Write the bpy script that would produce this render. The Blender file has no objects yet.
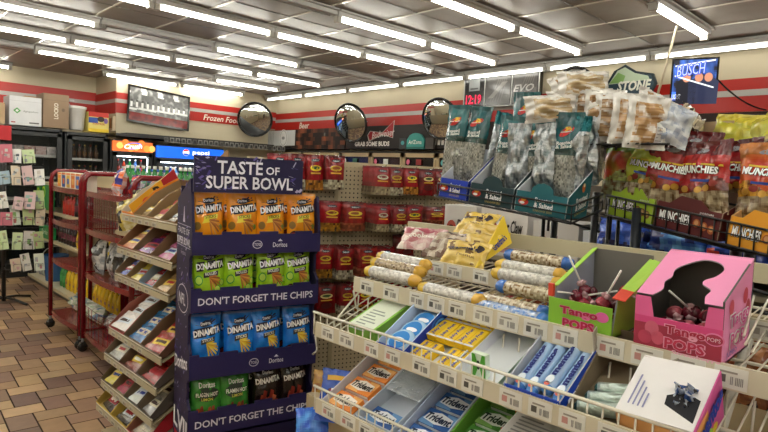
import bpy, math, random
from mathutils import Vector, Matrix, noise
R_ = random.Random(7)
PI = math.pi
scene = bpy.context.scene
COL = bpy.data.collections.new('store'); scene.collection.children.link(COL)

# ---------------------------------------------------------------- camera
FOC = 584.0985
RX = Vector((0.71704492, 0.01431704, -0.69687991))
RY = Vector((-0.69547937, 0.08128186, -0.71393396))
RZ = Vector((0.04642228, 0.99658832, 0.06823995))
EYE = Vector((0, 0, 1.62))
def P(px, py, X=None, Y=None, z=None, d=None):
    """a pixel of the photograph turned into a point of the shop"""
    v = Vector((px-384, -(py-216), -FOC))
    r = Vector((RX.dot(v), RY.dot(v), RZ.dot(v)))
    if X is not None: t = X/r.x
    elif Y is not None: t = Y/r.y
    elif z is not None: t = (z-EYE.z)/r.z
    else: t = d/math.hypot(r.x, r.y)
    return EYE + r*t
cam = bpy.data.cameras.new('camera'); cam.sensor_width = 36; cam.lens = FOC/768*36
cam.clip_start = .05; cam.clip_end = 60
co = bpy.data.objects.new('camera', cam); COL.objects.link(co)
M3 = Matrix((RX, RY, RZ))
co.matrix_world = Matrix.Translation(EYE) @ M3.to_4x4()
scene.camera = co

# ---------------------------------------------------------------- colour + materials
def lin(c):
    return c/12.92 if c <= .04045 else ((c+.055)/1.055)**2.4
_hc = {}
def H(h):
    if not isinstance(h, str): return tuple(h)
    if h not in _hc:
        _hc[h] = tuple(lin(int(h[i:i+2], 16)/255) for i in (0, 2, 4))
    return _hc[h]
def mix(a, b, t):
    a = H(a); b = H(b); t = max(0, min(1, t))
    return tuple(a[i]*(1-t)+b[i]*t for i in range(3))
MATS = {}
def mat(name, rough=.5, metal=0, spec=.5, bump=0, bscale=40, coat=0, emit=0, alpha=1, trans=0, var=.06, vscale=6, col=None, mottle=None):
    m = bpy.data.materials.new(name); m.use_nodes = True
    nt = m.node_tree; N = nt.nodes; L = nt.links
    b = N['Principled BSDF']
    if col is None:
        a = N.new('ShaderNodeAttribute'); a.attribute_name = 'Col'; src = a.outputs['Color']
    else:
        a = N.new('ShaderNodeRGB'); a.outputs[0].default_value = (*H(col), 1); src = a.outputs[0]
    tc = N.new('ShaderNodeTexCoord')
    if var:
        n = N.new('ShaderNodeTexNoise'); n.inputs['Scale'].default_value = vscale; n.inputs['Detail'].default_value = 4
        L.new(tc.outputs['Object'], n.inputs['Vector'])
        mr = N.new('ShaderNodeMapRange'); mr.inputs[3].default_value = 1-var*2; mr.inputs[4].default_value = 1+var*2
        L.new(n.outputs['Fac'], mr.inputs[0])
        mm = N.new('ShaderNodeVectorMath'); mm.operation = 'SCALE'
        L.new(src, mm.inputs[0]); L.new(mr.outputs[0], mm.inputs['Scale']); src = mm.outputs[0]
    L.new(src, b.inputs['Base Color'])
    b.inputs['Roughness'].default_value = rough; b.inputs['Metallic'].default_value = metal
    b.inputs['Specular IOR Level'].default_value = spec; b.inputs['Coat Weight'].default_value = coat
    b.inputs['Coat Roughness'].default_value = .12
    b.inputs['Alpha'].default_value = alpha
    if trans: b.inputs['Transmission Weight'].default_value = trans
    if emit:
        L.new(src, b.inputs['Emission Color']); b.inputs['Emission Strength'].default_value = emit
    if bump:
        n2 = N.new('ShaderNodeTexNoise'); n2.inputs['Scale'].default_value = bscale; n2.inputs['Detail'].default_value = 3
        L.new(tc.outputs['Object'], n2.inputs['Vector'])
        bp = N.new('ShaderNodeBump'); bp.inputs['Strength'].default_value = bump; bp.inputs['Distance'].default_value = .01
        L.new(n2.outputs['Fac'], bp.inputs['Height']); L.new(bp.outputs[0], b.inputs['Normal'])
    MATS[name] = m
    return m
mat('card', .5, spec=.4, bump=.04)
mat('matte', .85, spec=.2, bump=.05)
mat('film', .27, spec=.6, bump=.55, bscale=38, coat=.35, var=.04)
mat('smoothfilm', .22, spec=.6, bump=.15, bscale=30, coat=.4, var=.03)
mat('gloss', .22, coat=.3, var=.03)
mat('metal', .38, spec=.6, var=.04)
mat('chrome', .25, metal=1, var=.04)
mat('foil', .3, metal=.75, bump=.8, bscale=60, var=.1)
mat('lit', .5, emit=.6, var=0)
mat('lamp', .5, emit=16.5, var=0)
mat('lamp_dim', .5, emit=4.5, var=0)
mat('glass', .05, alpha=.18, spec=.8, var=0)
mat('clearfilm', .12, alpha=.38, spec=1, bump=1.0, bscale=55, coat=.6, var=.1)
mat('mirror', .03, metal=1, var=0)
mat('dark', .6, spec=.3, var=.1)

# ---------------------------------------------------------------- text outlines
_tc = {}
def text2d(s, shear=0, bold=.0):
    k = (s, shear, bold)
    if k in _tc: return _tc[k]
    c = bpy.data.curves.new('t', 'FONT'); c.body = s; c.size = 1; c.resolution_u = 2; c.shear = shear; c.offset = bold
    c.fill_mode = 'FRONT'
    o = bpy.data.objects.new('t', c)
    me = bpy.data.meshes.new_from_object(o)
    vs = [(v.co.x, v.co.y) for v in me.vertices]; fs = [tuple(p.vertices) for p in me.polygons]
    bpy.data.objects.remove(o); bpy.data.meshes.remove(me); bpy.data.curves.remove(c)
    x0 = min(v[0] for v in vs); x1 = max(v[0] for v in vs); y0 = min(v[1] for v in vs); y1 = max(v[1] for v in vs)
    vs = [((x-x0)/(x1-x0)-.5, (y-y0)/(y1-y0)-.5) for x, y in vs]
    _tc[k] = (vs, fs, (x1-x0)/(y1-y0))
    return _tc[k]

# ---------------------------------------------------------------- mesh builder
class MB:
    def __init__(s, mt='card'):
        s.v = []; s.f = []; s.c = []; s.m = []; s.s = []; s.mt = mt; s.M = None
    def add(s, vs, fs, col, mt=None, smooth=False):
        o = len(s.v)
        if s.M is not None: vs = [s.M @ Vector(v) for v in vs]
        s.v += [tuple(v) for v in vs]
        multi = isinstance(col, list)
        for i, f in enumerate(fs):
            s.f.append(tuple(o+k for k in f)); s.c.append(H(col[i]) if multi else H(col)); s.m.append(mt or s.mt); s.s.append(smooth)
        return s
    def box(s, a, b, col, mt=None, top=None, ch=0):
        (x0, y0, z0), (x1, y1, z1) = a, b
        x0, x1 = min(x0, x1), max(x0, x1); y0, y1 = min(y0, y1), max(y0, y1); z0, z1 = min(z0, z1), max(z0, z1)
        vs = [(x0,y0,z0),(x1,y0,z0),(x1,y1,z0),(x0,y1,z0),(x0,y0,z1),(x1,y0,z1),(x1,y1,z1),(x0,y1,z1)]
        fs = [(3,2,1,0),(4,5,6,7),(0,1,5,4),(1,2,6,5),(2,3,7,6),(3,0,4,7)]
        cc = [H(col)]*6
        if top is not None: cc[1] = H(top)
        return s.add(vs, fs, cc, mt)
    def quad(s, a, b, c, d, col, mt=None):
        return s.add([a,b,c,d], [(0,1,2,3)], col, mt)
    def slab(s, pts, nrm, th, col, mt=None, side=None):
        """a flat polygon given thickness th against nrm"""
        n = Vector(nrm).normalized()*th; k = len(pts)
        vs = [Vector(p) for p in pts]+[Vector(p)-n for p in pts]
        fs = [tuple(range(k)), tuple(range(2*k-1, k-1, -1))]+[(i, (i+1) % k+0, (i+1) % k+k, i+k)[::-1] for i in range(k)]
        cs = [H(col)]+[H(side or col)]*(k+1)
        return s.add(vs, fs, cs, mt)
    def tube(s, pts, r, col, mt=None, n=6, closed=False):
        pts = [Vector(p) for p in pts]; k = len(pts); vs = []; fs = []
        for i, p in enumerate(pts):
            a = pts[i-1] if (i > 0 or closed) else p; b = pts[(i+1) % k] if (i < k-1 or closed) else p
            t = (b-a); t = t.normalized() if t.length > 1e-9 else Vector((0,0,1))
            u = t.cross(Vector((0,0,1)));
            if u.length < .1: u = t.cross(Vector((0,1,0)))
            u.normalize(); w = t.cross(u)
            rr = r[i] if isinstance(r, (list, tuple)) else r
            for j in range(n):
                a_ = 2*PI*j/n; vs.append(p+u*math.cos(a_)*rr+w*math.sin(a_)*rr)
        for i in range(k if closed else k-1):
            i2 = (i+1) % k
            for j in range(n):
                fs.append((i*n+j, i*n+(j+1) % n, i2*n+(j+1) % n, i2*n+j))
        if not closed: fs += [tuple(range(n))[::-1], tuple(range((k-1)*n, k*n))]
        return s.add(vs, fs, col, mt, smooth=True)
    def lathe(s, prof, col, mt=None, n=14, c=(0,0,0), cols=None):
        """prof: list of (radius, z)"""
        vs = []; fs = []; cc = []
        for r, z in prof:
            for j in range(n):
                a = 2*PI*j/n; vs.append((c[0]+r*math.cos(a), c[1]+r*math.sin(a), c[2]+z))
        for i in range(len(prof)-1):
            for j in range(n):
                fs.append((i*n+j, i*n+(j+1) % n, (i+1)*n+(j+1) % n, (i+1)*n+j)); cc.append(cols[i] if cols else col)
        fs += [tuple(range(n))[::-1], tuple(range((len(prof)-1)*n, len(prof)*n))]; cc += [cols[0] if cols else col, cols[-1] if cols else col]
        return s.add(vs, fs, [H(q) for q in cc], mt, smooth=True)
    def text(s, t, o, ux, uy, h=None, w=None, col='ffffff', shear=0, bold=0, mt=None, off=.001, rot=0):
        """text centred at o; ux right, uy up; h cap height, w total width"""
        vs, fs, asp = text2d(t, shear, bold)
        ux = Vector(ux).normalized(); uy = Vector(uy).normalized(); n = ux.cross(uy)
        if rot:
            ux, uy = ux*math.cos(rot)+uy*math.sin(rot), uy*math.cos(rot)-ux*math.sin(rot)
        if h is None: h = w/asp
        if w is None: w = h*asp
        o = Vector(o)+n*off
        return s.add([o+ux*x*w+uy*y*h for x, y in vs], fs, col, mt)
    def disc(s, o, ux, uy, ra, rb, col, mt=None, off=.0006, n=20, rot=0):
        ux = Vector(ux).normalized(); uy = Vector(uy).normalized(); nn = ux.cross(uy); o = Vector(o)+nn*off
        pts = []
        for k in range(n):
            a = 2*PI*k/n; x = ra*math.cos(a); y = rb*math.sin(a)
            x, y = x*math.cos(rot)-y*math.sin(rot), x*math.sin(rot)+y*math.cos(rot)
            pts.append(o+ux*x+uy*y)
        return s.add(pts, [tuple(range(n))], col, mt)
    def poly(s, o, ux, uy, pts, col, mt=None, off=.0006):
        ux = Vector(ux).normalized(); uy = Vector(uy).normalized(); nn = ux.cross(uy); o = Vector(o)+nn*off
        return s.add([o+ux*x+uy*y for x, y in pts], [tuple(range(len(pts)))], col, mt)
    def mesh(s, name, shift=None):
        me = bpy.data.meshes.new(name)
        vs = s.v if shift is None else [(a-shift[0], b-shift[1], c-shift[2]) for a, b, c in s.v]
        me.from_pydata(vs, [], s.f)
        names = []
        for m_ in s.m:
            if m_ not in names: names.append(m_)
        for q in names: me.materials.append(MATS[q])
        ix = {q: i for i, q in enumerate(names)}
        me.polygons.foreach_set('material_index', [ix[q] for q in s.m])
        me.polygons.foreach_set('use_smooth', s.s)
        at = me.color_attributes.new('Col', 'FLOAT_COLOR', 'CORNER')
        buf = []
        for f, c in zip(s.f, s.c): buf += [c[0], c[1], c[2], 1.0]*len(f)
        at.data.foreach_set('color', buf)
        me.update()
        return me

_labels = {}
def tag(o, label, cat, group=None, kind=None):
    n = len(label.split())
    if not 4 <= n <= 16: print('LABEL LENGTH', n, label)
    if label in _labels and not group: print('DUP LABEL', label)
    _labels[label] = 1
    o['label'] = label; o['category'] = cat
    if group: o['group'] = group
    if kind: o['kind'] = kind
    return o
def thing(name, label, cat, loc=(0,0,0), yaw=0, tilt=0, group=None, roll=0):
    o = bpy.data.objects.new(name, None); COL.objects.link(o); o.empty_display_size = .1
    o.location = loc; o.rotation_euler = (tilt, roll, yaw)
    tag(o, label, cat, group); return o
def part(name, mb, parent, label=None, world=False, bevel=0):
    me = mb.mesh(name, parent.location if world else None) if isinstance(mb, MB) else mb
    o = bpy.data.objects.new(name, me); COL.objects.link(o); o.parent = parent
    if label: o['label'] = label
    if bevel: bev(o, bevel)
    return o
def bev(o, w):
    b = o.modifiers.new('bevel', 'BEVEL'); b.width = w; b.segments = 2; b.limit_method = 'ANGLE'
def solo(name, mb, label, cat, loc=None, yaw=0, tilt=0, roll=0, group=None, bevel=0, kind=None):
    """a thing that is one mesh; with loc None the mesh is in shop coordinates and gets its origin at its base"""
    if isinstance(mb, MB):
        if loc is None:
            xs = [v[0] for v in mb.v]; ys = [v[1] for v in mb.v]; zs = [v[2] for v in mb.v]
            c = ((min(xs)+max(xs))/2, (min(ys)+max(ys))/2, min(zs)); me = mb.mesh(name, c); loc = c
        else: me = mb.mesh(name)
    else: me = mb
    o = bpy.data.objects.new(name, me); COL.objects.link(o); o.location = loc; o.rotation_euler = (tilt, roll, yaw)
    tag(o, label, cat, group, kind)
    if bevel: bev(o, bevel)
    return o
def struct(name, mb, bevel=0):
    xs = [v[0] for v in mb.v]; ys = [v[1] for v in mb.v]; zs = [v[2] for v in mb.v]
    c = ((min(xs)+max(xs))/2, (min(ys)+max(ys))/2, min(zs))
    o = bpy.data.objects.new(name, mb.mesh(name, c)); COL.objects.link(o); o.location = c; o['kind'] = 'structure'
    return o
def dup(root, loc, yaw=None, tilt=None, label=None, group=None):
    r = root.copy(); COL.objects.link(r); r.location = loc
    e = list(root.rotation_euler)
    if yaw is not None: e[2] = yaw
    if tilt is not None: e[0] = tilt
    r.rotation_euler = e
    if label: tag(r, label, root['category'], group or root.get('group'))
    for ch in list(root.children):
        c = ch.copy(); COL.objects.link(c); c.parent = r
        for g in list(ch.children):
            d = g.copy(); COL.objects.link(d); d.parent = c
    return r
ORD = ['first','second','third','fourth','fifth','sixth','seventh','eighth','ninth','tenth','eleventh','twelfth']
def frame(a, b):
    """yaw of the direction from a to b seen from above, and its length"""
    return math.atan2(b[1]-a[1], b[0]-a[0]), math.hypot(b[0]-a[0], b[1]-a[1])

# ---------------------------------------------------------------- bags
def bag_mesh(name, w, h, t, colfn, decor=None, nx=14, ny=18, seed=1, mt='film', crimp=.07, wr=.004, flat_back=False, foot=True):
    mb = MB(mt)
    def S(u, v, side=-1, off=0):
        vv = max(0, min(1, (v-crimp)/(1-2*crimp)))
        prof = math.sin(PI*vv)**.55 if 0 < vv < 1 else 0
        uu = abs(2*u-1); sd = max(0, 1-uu**2.6)**.6
        th = t/2*prof*sd
        n = noise.noise(Vector((u*4+seed*3.1, v*5, seed)))*wr*2.2+noise.noise(Vector((u*13, v*4+seed, 5)))*wr*(1.2-prof)*1.5
        if th < 1e-5: n *= .6
        x = (u-.5)*w*(1-.07*prof); 
        y = side*th
        y += (n if side < 0 else n*.5)
        edge = .0012*math.sin(v*60) if uu > .98 else 0
        return Vector((x+edge, y+side*off, v*h))
    for side in (-1, 1):
        if side == 1: nx2, ny2 = max(4, nx//2), max(6, ny//2)
        else: nx2, ny2 = nx, ny
        vs = [S(i/nx2, j/ny2, side, .0002) for j in range(ny2+1) for i in range(nx2+1)]
        fs = []; cs = []
        for j in range(ny2):
            for i in range(nx2):
                a = j*(nx2+1)+i
                q = (a, a+1, a+nx2+2, a+nx2+1)
                fs.append(q if side < 0 else q[::-1]); cs.append(H(colfn((i+.5)/nx2, (j+.5)/ny2)) if side < 0 else H(colfn(.04, (j+.5)/ny2)))
        mb.add(vs, fs, cs, mt, smooth=True)
    if decor: decor(mb, S)
    return mb.mesh(name)
def dtext(mb, S, s, cu, cv, wu, hv, col, rot=0, shear=0, bold=0, off=.0032, asp=1.0, mt='card'):
    vs, fs, a = text2d(s, shear, bold); c, sn = math.cos(rot), math.sin(rot)
    out = []
    for x, y in vs:
        X = x*wu; Y = y*hv*asp
        out.append(S(cu+X*c-Y*sn, cv+(X*sn+Y*c)/asp, -1, off))
    mb.add(out, fs, col, mt)
def dpoly(mb, S, pts, col, off=.0014, n=5, mt='card'):
    """quad in bag coordinates, subdivided so that it follows the bag"""
    a, b, c, d = pts
    vs = []; fs = []
    for j in range(n+1):
        for i in range(n+1):
            u = i/n; v = j/n
            x = (a[0]*(1-u)+b[0]*u)*(1-v)+(d[0]*(1-u)+c[0]*u)*v
            y = (a[1]*(1-u)+b[1]*u)*(1-v)+(d[1]*(1-u)+c[1]*u)*v
            vs.append(S(x, y, -1, off))
    for j in range(n):
        for i in range(n):
            k = j*(n+1)+i; fs.append((k, k+1, k+n+2, k+n+1))
    mb.add(vs, fs, col, mt, smooth=True)
def ddisc(mb, S, cu, cv, ru, rv, col, off=.0011, n=12, rot=0, mt='card'):
    vs = [S(cu, cv, -1, off)]; 
    for ring in (.5, 1):
        for k in range(n):
            a = 2*PI*k/n; x = ru*ring*math.cos(a); y = rv*ring*math.sin(a)
            vs.append(S(cu+x*math.cos(rot)-y*math.sin(rot), cv+x*math.sin(rot)+y*math.cos(rot), -1, off))
    fs = [(0, 1+k, 1+(k+1) % n) for k in range(n)]+[(1+k, 1+n+k, 1+n+(k+1) % n, 1+(k+1) % n) for k in range(n)]
    mb.add(vs, fs, col, mt, smooth=True)
_seen = {}
def bagobj(name, me, label, cat, loc, yaw=0, tilt=0, roll=0, group=None):
    return solo(name, me, label, cat, loc, yaw, tilt, roll, group)
# ================================================================ ROOM
ZC = 3.06
WY = 9.75; WX = 6.45; RYW = 10.7; JX = 3.45     # left wall, back wall, recessed part of the left wall and its return
FR = -3.2; FL = -3.0
def noise_mat(name, c1, c2, scale, rough, spec=.4, bump=0, bs=60):
    m = bpy.data.materials.new(name); m.use_nodes = True; nt = m.node_tree; N = nt.nodes; L = nt.links; b = N['Principled BSDF']
    tc = N.new('ShaderNodeTexCoord'); n = N.new('ShaderNodeTexNoise'); n.inputs['Scale'].default_value = scale; n.inputs['Detail'].default_value = 6
    L.new(tc.outputs['Object'], n.inputs['Vector'])
    r = N.new('ShaderNodeValToRGB'); r.color_ramp.elements[0].position = .3; r.color_ramp.elements[1].position = .7
    r.color_ramp.elements[0].color = (*H(c1), 1); r.color_ramp.elements[1].color = (*H(c2), 1)
    L.new(n.outputs['Fac'], r.inputs[0]); L.new(r.outputs[0], b.inputs['Base Color'])
    b.inputs['Roughness'].default_value = rough; b.inputs['Specular IOR Level'].default_value = spec
    if bump:
        n2 = N.new('ShaderNodeTexNoise'); n2.inputs['Scale'].default_value = bs; L.new(tc.outputs['Object'], n2.inputs['Vector'])
        bp = N.new('ShaderNodeBump'); bp.inputs['Strength'].default_value = bump; bp.inputs['Distance'].default_value = .004
        L.new(n2.outputs['Fac'], bp.inputs['Height']); L.new(bp.outputs[0], b.inputs['Normal'])
    MATS[name] = m
noise_mat('wallpaint', 'bfb499', 'c9bea3', 1.2, .6)
noise_mat('ceilpanel', '8c857b', '9a9389', 3.0, .5, .45, .25, 90)
mat('floor_tile', .42, spec=.5, bump=.12, bscale=35, var=.1, vscale=14)
mat('stripe', .42, spec=.35, coat=.08, var=.02)

# floor: herringbone wood-look tiles with dark grout
mb = MB('floor_tile')
L_, W_ = .235, .155; an = -.07; ca, sa = math.cos(an), math.sin(an)
tones = ['c4a27a','a98a68','8a6856','91705f','745a50','cfb084','7d6054','a3825f','b8986e','6c564e']
rf = random.Random(3)
def tile(x0, y0, x1, y1):
    g = .0045
    x0 += g; y0 += g; x1 -= g; y1 -= g
    c = [(x0,y0),(x1,y0),(x1,y1),(x0,y1)]
    w = [(.5+a*ca-b*sa, 3+a*sa+b*ca) for a, b in c]
    cx = sum(p[0] for p in w)/4; cy = sum(p[1] for p in w)/4
    if not (-2.9 < cx < WX-.15 and -3 < cy < RYW-.15): return
    if cx > JX-.1 and cy > WY-.15: return
    base = rf.choice(tones); col = mix(base, rf.choice(tones), rf.random()*.5)
    top = [(p[0], p[1], 0.0) for p in w]; q = .003
    e = [(p[0]+(cx-p[0])*.02, p[1]+(cy-p[1])*.02, .0015) for p in w]
    mb.add(top+e, [(4,5,6,7),(0,1,5,4),(1,2,6,5),(2,3,7,6),(3,0,4,7)], col)
for i in range(-60, 60):
    for j in range(-40, 50):
        ox = i*W_+j*L_; oy = -i*W_+j*L_
        if abs(ox) > 9 or abs(oy) > 10: continue
        tile(ox, oy, ox+L_, oy+W_); tile(ox, oy-L_, ox+W_, oy)
mb.box((-3, FR, -.06), (WX+.1, RYW+.1, -.001), '3a2c24', 'matte')
struct('floor', mb)
# ceiling: panels and thin white bars
mb = MB('ceilpanel')
mb.box((-3, FR, ZC), (WX+.1, RYW+.1, ZC+.1), '8c8478')
for k in range(-5, 11):
    x = .15+k*.61
    mb.box((x-.009, FR, ZC-.008), (x+.009, RYW, ZC), 'e8e4d8', 'gloss')
for y in (-2.4,-1.2, 0, 1.2, 2.45, 3.6, 4.65, 5.7, 6.85, 7.95, 9.1):
    mb.box((-3, y-.010, ZC-.005), (WX, y+.010, ZC), '6a645c', 'metal')
struct('ceiling', mb)
# walls
def wall(name, a, b, z0=0, z1=ZC, th=.1):
    m = MB('wallpaint'); m.box((a[0], a[1], z0), (b[0], b[1], z1), 'f2dfb8', 'wallpaint'); return struct(name, m)
wall('wall_left', (JX, WY), (WX+.1, WY+.1))
wall('wall_left_recess', (-3, RYW), (JX, RYW+.1))
wall('wall_left_return', (JX, WY+.1), (JX+.1, RYW+.1))
wall('wall_back', (WX, FR), (WX+.1, WY))
wall('wall_right', (-3, FR-.1), (WX+.1, FR))
wall('wall_front', (-3.1, FR), (-3, RYW))
# striped fascia band
def band(name, a, b, nrm, z0, z1, z2, z3, texts=()):
    """red / pale / red band from a to b (seen left to right)"""
    m = MB('stripe'); a = Vector((*a, 0)); b = Vector((*b, 0)); n = Vector((*nrm, 0)); u = (b-a).normalized(); t = .012
    def strip(za, zb, col, th):
        p = [a+n*th, b+n*th, b, a]
        vs = [v+Vector((0,0,za)) for v in p]+[v+Vector((0,0,zb)) for v in p]
        m.add(vs, [(0,1,5,4),(1,2,6,5),(3,0,4,7),(4,5,6,7),(3,2,1,0)], col)
    strip(z0, z1, 'ae2218', t); strip(z1, z2, 'b0aca6', t*1.3); strip(z2, z3, 'ae2218', t)
    for (s, p, h, sh) in texts:
        m.text(s, a+u*p+n*(t+.002)+Vector((0,0,(z0+z1)/2+.0)), u, (0,0,1), h=h, col='f6efe0', shear=sh, bold=.01)
    return struct(name, m)
lx = lambda px, py: P(px, py, Y=WY).x
band('trim_1', (JX, WY), (WX, WY), (0,-1), 2.43, 2.59, 2.65, 2.75, [('Frozen Food', lx(222,117)-JX, .10, .25)])
band('trim_2', (-3, RYW), (JX, RYW), (0,-1), 2.40, 2.60, 2.66, 2.80)
band('trim_3', (JX, RYW), (JX, WY), (-1,0), 2.42, 2.59, 2.65, 2.77)
by = lambda px, py: WY-P(px, py, X=WX).y
band('trim_4', (WX, WY), (WX, FR), (-1,0), 2.40, 2.55, 2.61, 2.72, [('Beer', by(305,119), .11, .25), ('Diet', by(363,117), .10, .25), ('Drinks', by(463,113), .12, .25)])

# ================================================================ CEILING LIGHTS (real fluorescent battens)
def make_fixture(ntube_label, cat='ceiling light', lampmat='lamp'):
    t = thing('fluorescent_light', ntube_label, cat, (0,0,0), 0, 0, 'ceiling fluorescent battens')
    h = MB('metal'); h.box((0,-.045,-.0), (1.19,.045,.048), 'c9c9c6'); h.box((0,-.075,.035), (1.19,.075,.05), 'bdbdba')
    part('housing', h, t)
    tb = MB(lampmat); tb.tube([(.055,0,-.022), (1.135,0,-.022)], .015, 'fffdf2', n=10); part('tube', tb, t)
    for x0 in (0, 1.145):
        e = MB('metal'); e.box((x0, -.03,-.05), (x0+.045,.03,.0), 'b9b6ae'); part('socket', e, t)
    return t
fx0 = None
rowname = ['nearest row over the candy shelves', 'row over the nut rack', 'row above the clock sign', 'row over the chip display', 'row over the pegboard aisle', 'row over the red carts', 'row before the far wall', 'row along the picture wall']
rows = {1.85:[3.3,4.5,.9], 3.05:[2.1,3.3,4.5], 4.1:[.9,3.3,4.5], 5.09:[.9,2.1,3.3,4.5], 6.28:[.85,3.28], 7.39:[-.3,.9,2.1,3.3,4.5], 8.48:[2.0,4.45], 9.6:[4.45], .6:[-2.7,-1.5,-.3,.9,3.3,4.5],-.8:[-2.7,-1.5,-.3,.9,3.3],-2.1:[-2.7,-1.5,-.3,.9,3.3]}
for y_ in (1.85,3.05,4.1,5.09,6.28,7.39,8.48): rows[y_] = rows[y_]+[-2.7,-1.5]+([-.3] if -.3 not in rows[y_] else [])
skip = {(1.85,3.3)}
nfx = 0
for ri, (y, xs) in enumerate(rows.items()):
    for xi, x in enumerate(sorted(xs)):
        if (y, x) in skip: continue
        side = ['first', 'second', 'third', 'fourth', 'fifth', 'sixth', 'seventh', 'eighth'][xi]
        lab = f'white fluorescent batten, {side} from the left in the {rowname[min(ri,7)]}' if ri < 8 else f'white fluorescent batten above the front of the shop, number {ri-7} {side}'
        if y > 9.5: lab = 'white fluorescent batten closest to the corner above the frozen food sign'
        if fx0 is None:
            fx0 = make_fixture(lab); fx0.location = (x, y, 3.0)
        else: dup(fx0, (x, y, 3.0), 0, label=lab)
for (x, y) in ((3.2, 9.6), (.95, 10.35)):
    dup(fx0, (x, y, 3.0), 0, label='white fluorescent batten over the framed picture' if x > 2 else 'white fluorescent batten at far left over the cardboard boxes')
# unlit channels between the lamps
for y, segs in {1.85:[(2.2,4.48)], 4.1:[(2.12,3.28)], 6.28:[(2.06,3.26),(4.5,6.1)], 8.48:[(3.2,4.43),(.8,1.98)], 5.09:[(5.71,6.1)]}.items():
    for (a, b) in segs:
        m = MB('metal'); m.box((a, y-.045, 3.0), (b, y+.045, 3.048), 'b4b4b1'); m.box((a, y-.075, 3.035), (b, y+.075, 3.05), 'aaa9a6')
        m.tube([(a+.05,y,2.988),(b-.05,y,2.988)], .006, '7f7c76'); m.box((a,y-.03,2.955),(a+.045,y+.03,3.0),'8a8780')
        solo('light_channel', m, f'unlit grey fluorescent channel {"over the pegboard aisle" if y>6 and y<7 else "near the far wall" if y>8 else "over the nut rack" if y<2 else "in the row above the clock sign" if y<4.5 else "beside the back wall"}{" at right" if a>4 else " at left" if a<1.5 else ""}', 'light channel')
# battens along the back wall
ends = [(302,94),(347,89),(400,85),(464,78),(546,70),(653,59),(775,45)]
yy = 8.36; k = 0
nm = ['beside the corner mirror','over the beer sign','over the left round mirror','over the middle mirror','above the clock sign','over the bread packs','over the television','over the right wall end']
ys = [9.72, 8.52, 7.32, 6.12, 4.92, 3.72, 2.52, 1.32]
fx1 = None
for k, y in enumerate(ys):
    if fx1 is None:
        fx1 = make_fixture('white fluorescent batten hung along the back wall beside the corner mirror', lampmat='lamp_dim'); fx1.location = (6.22, y, 2.99); fx1.rotation_euler[2] = -PI/2; continue
    dup(fx1, (6.22, y+.0, 2.99), -PI/2, label=f'white fluorescent batten hung along the back wall {nm[k]}')
m = MB('metal'); m.box((6.2, -1, 3.04), (6.24, 9.5, 3.06), 'b0aea8'); struct('trim_5', m)
m = MB('metal'); m.box((6.27, -3, 2.985), (6.45, 9.5, 3.0), 'a6a199'); struct('trim_6', m)
# pull rod
m = MB('gloss'); m.tube([P(677,26,d=5.2), P(657,97,d=5.2)], .011, 'd8cbb0'); solo('hanging_rod', m, 'pale wooden rod hanging slanted from the ceiling by the television', 'rod')
scene.world = bpy.data.worlds.new('w'); scene.world.use_nodes = True
scene.world.node_tree.nodes['Background'].inputs[0].default_value = (.9,.95,1,1); scene.world.node_tree.nodes['Background'].inputs[1].default_value = .15
scene.view_settings.view_transform = 'Standard'; scene.view_settings.look = 'None'; scene.view_settings.gamma = 1
scene.view_settings.use_curve_mapping = False; scene.view_settings.exposure = .92
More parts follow.
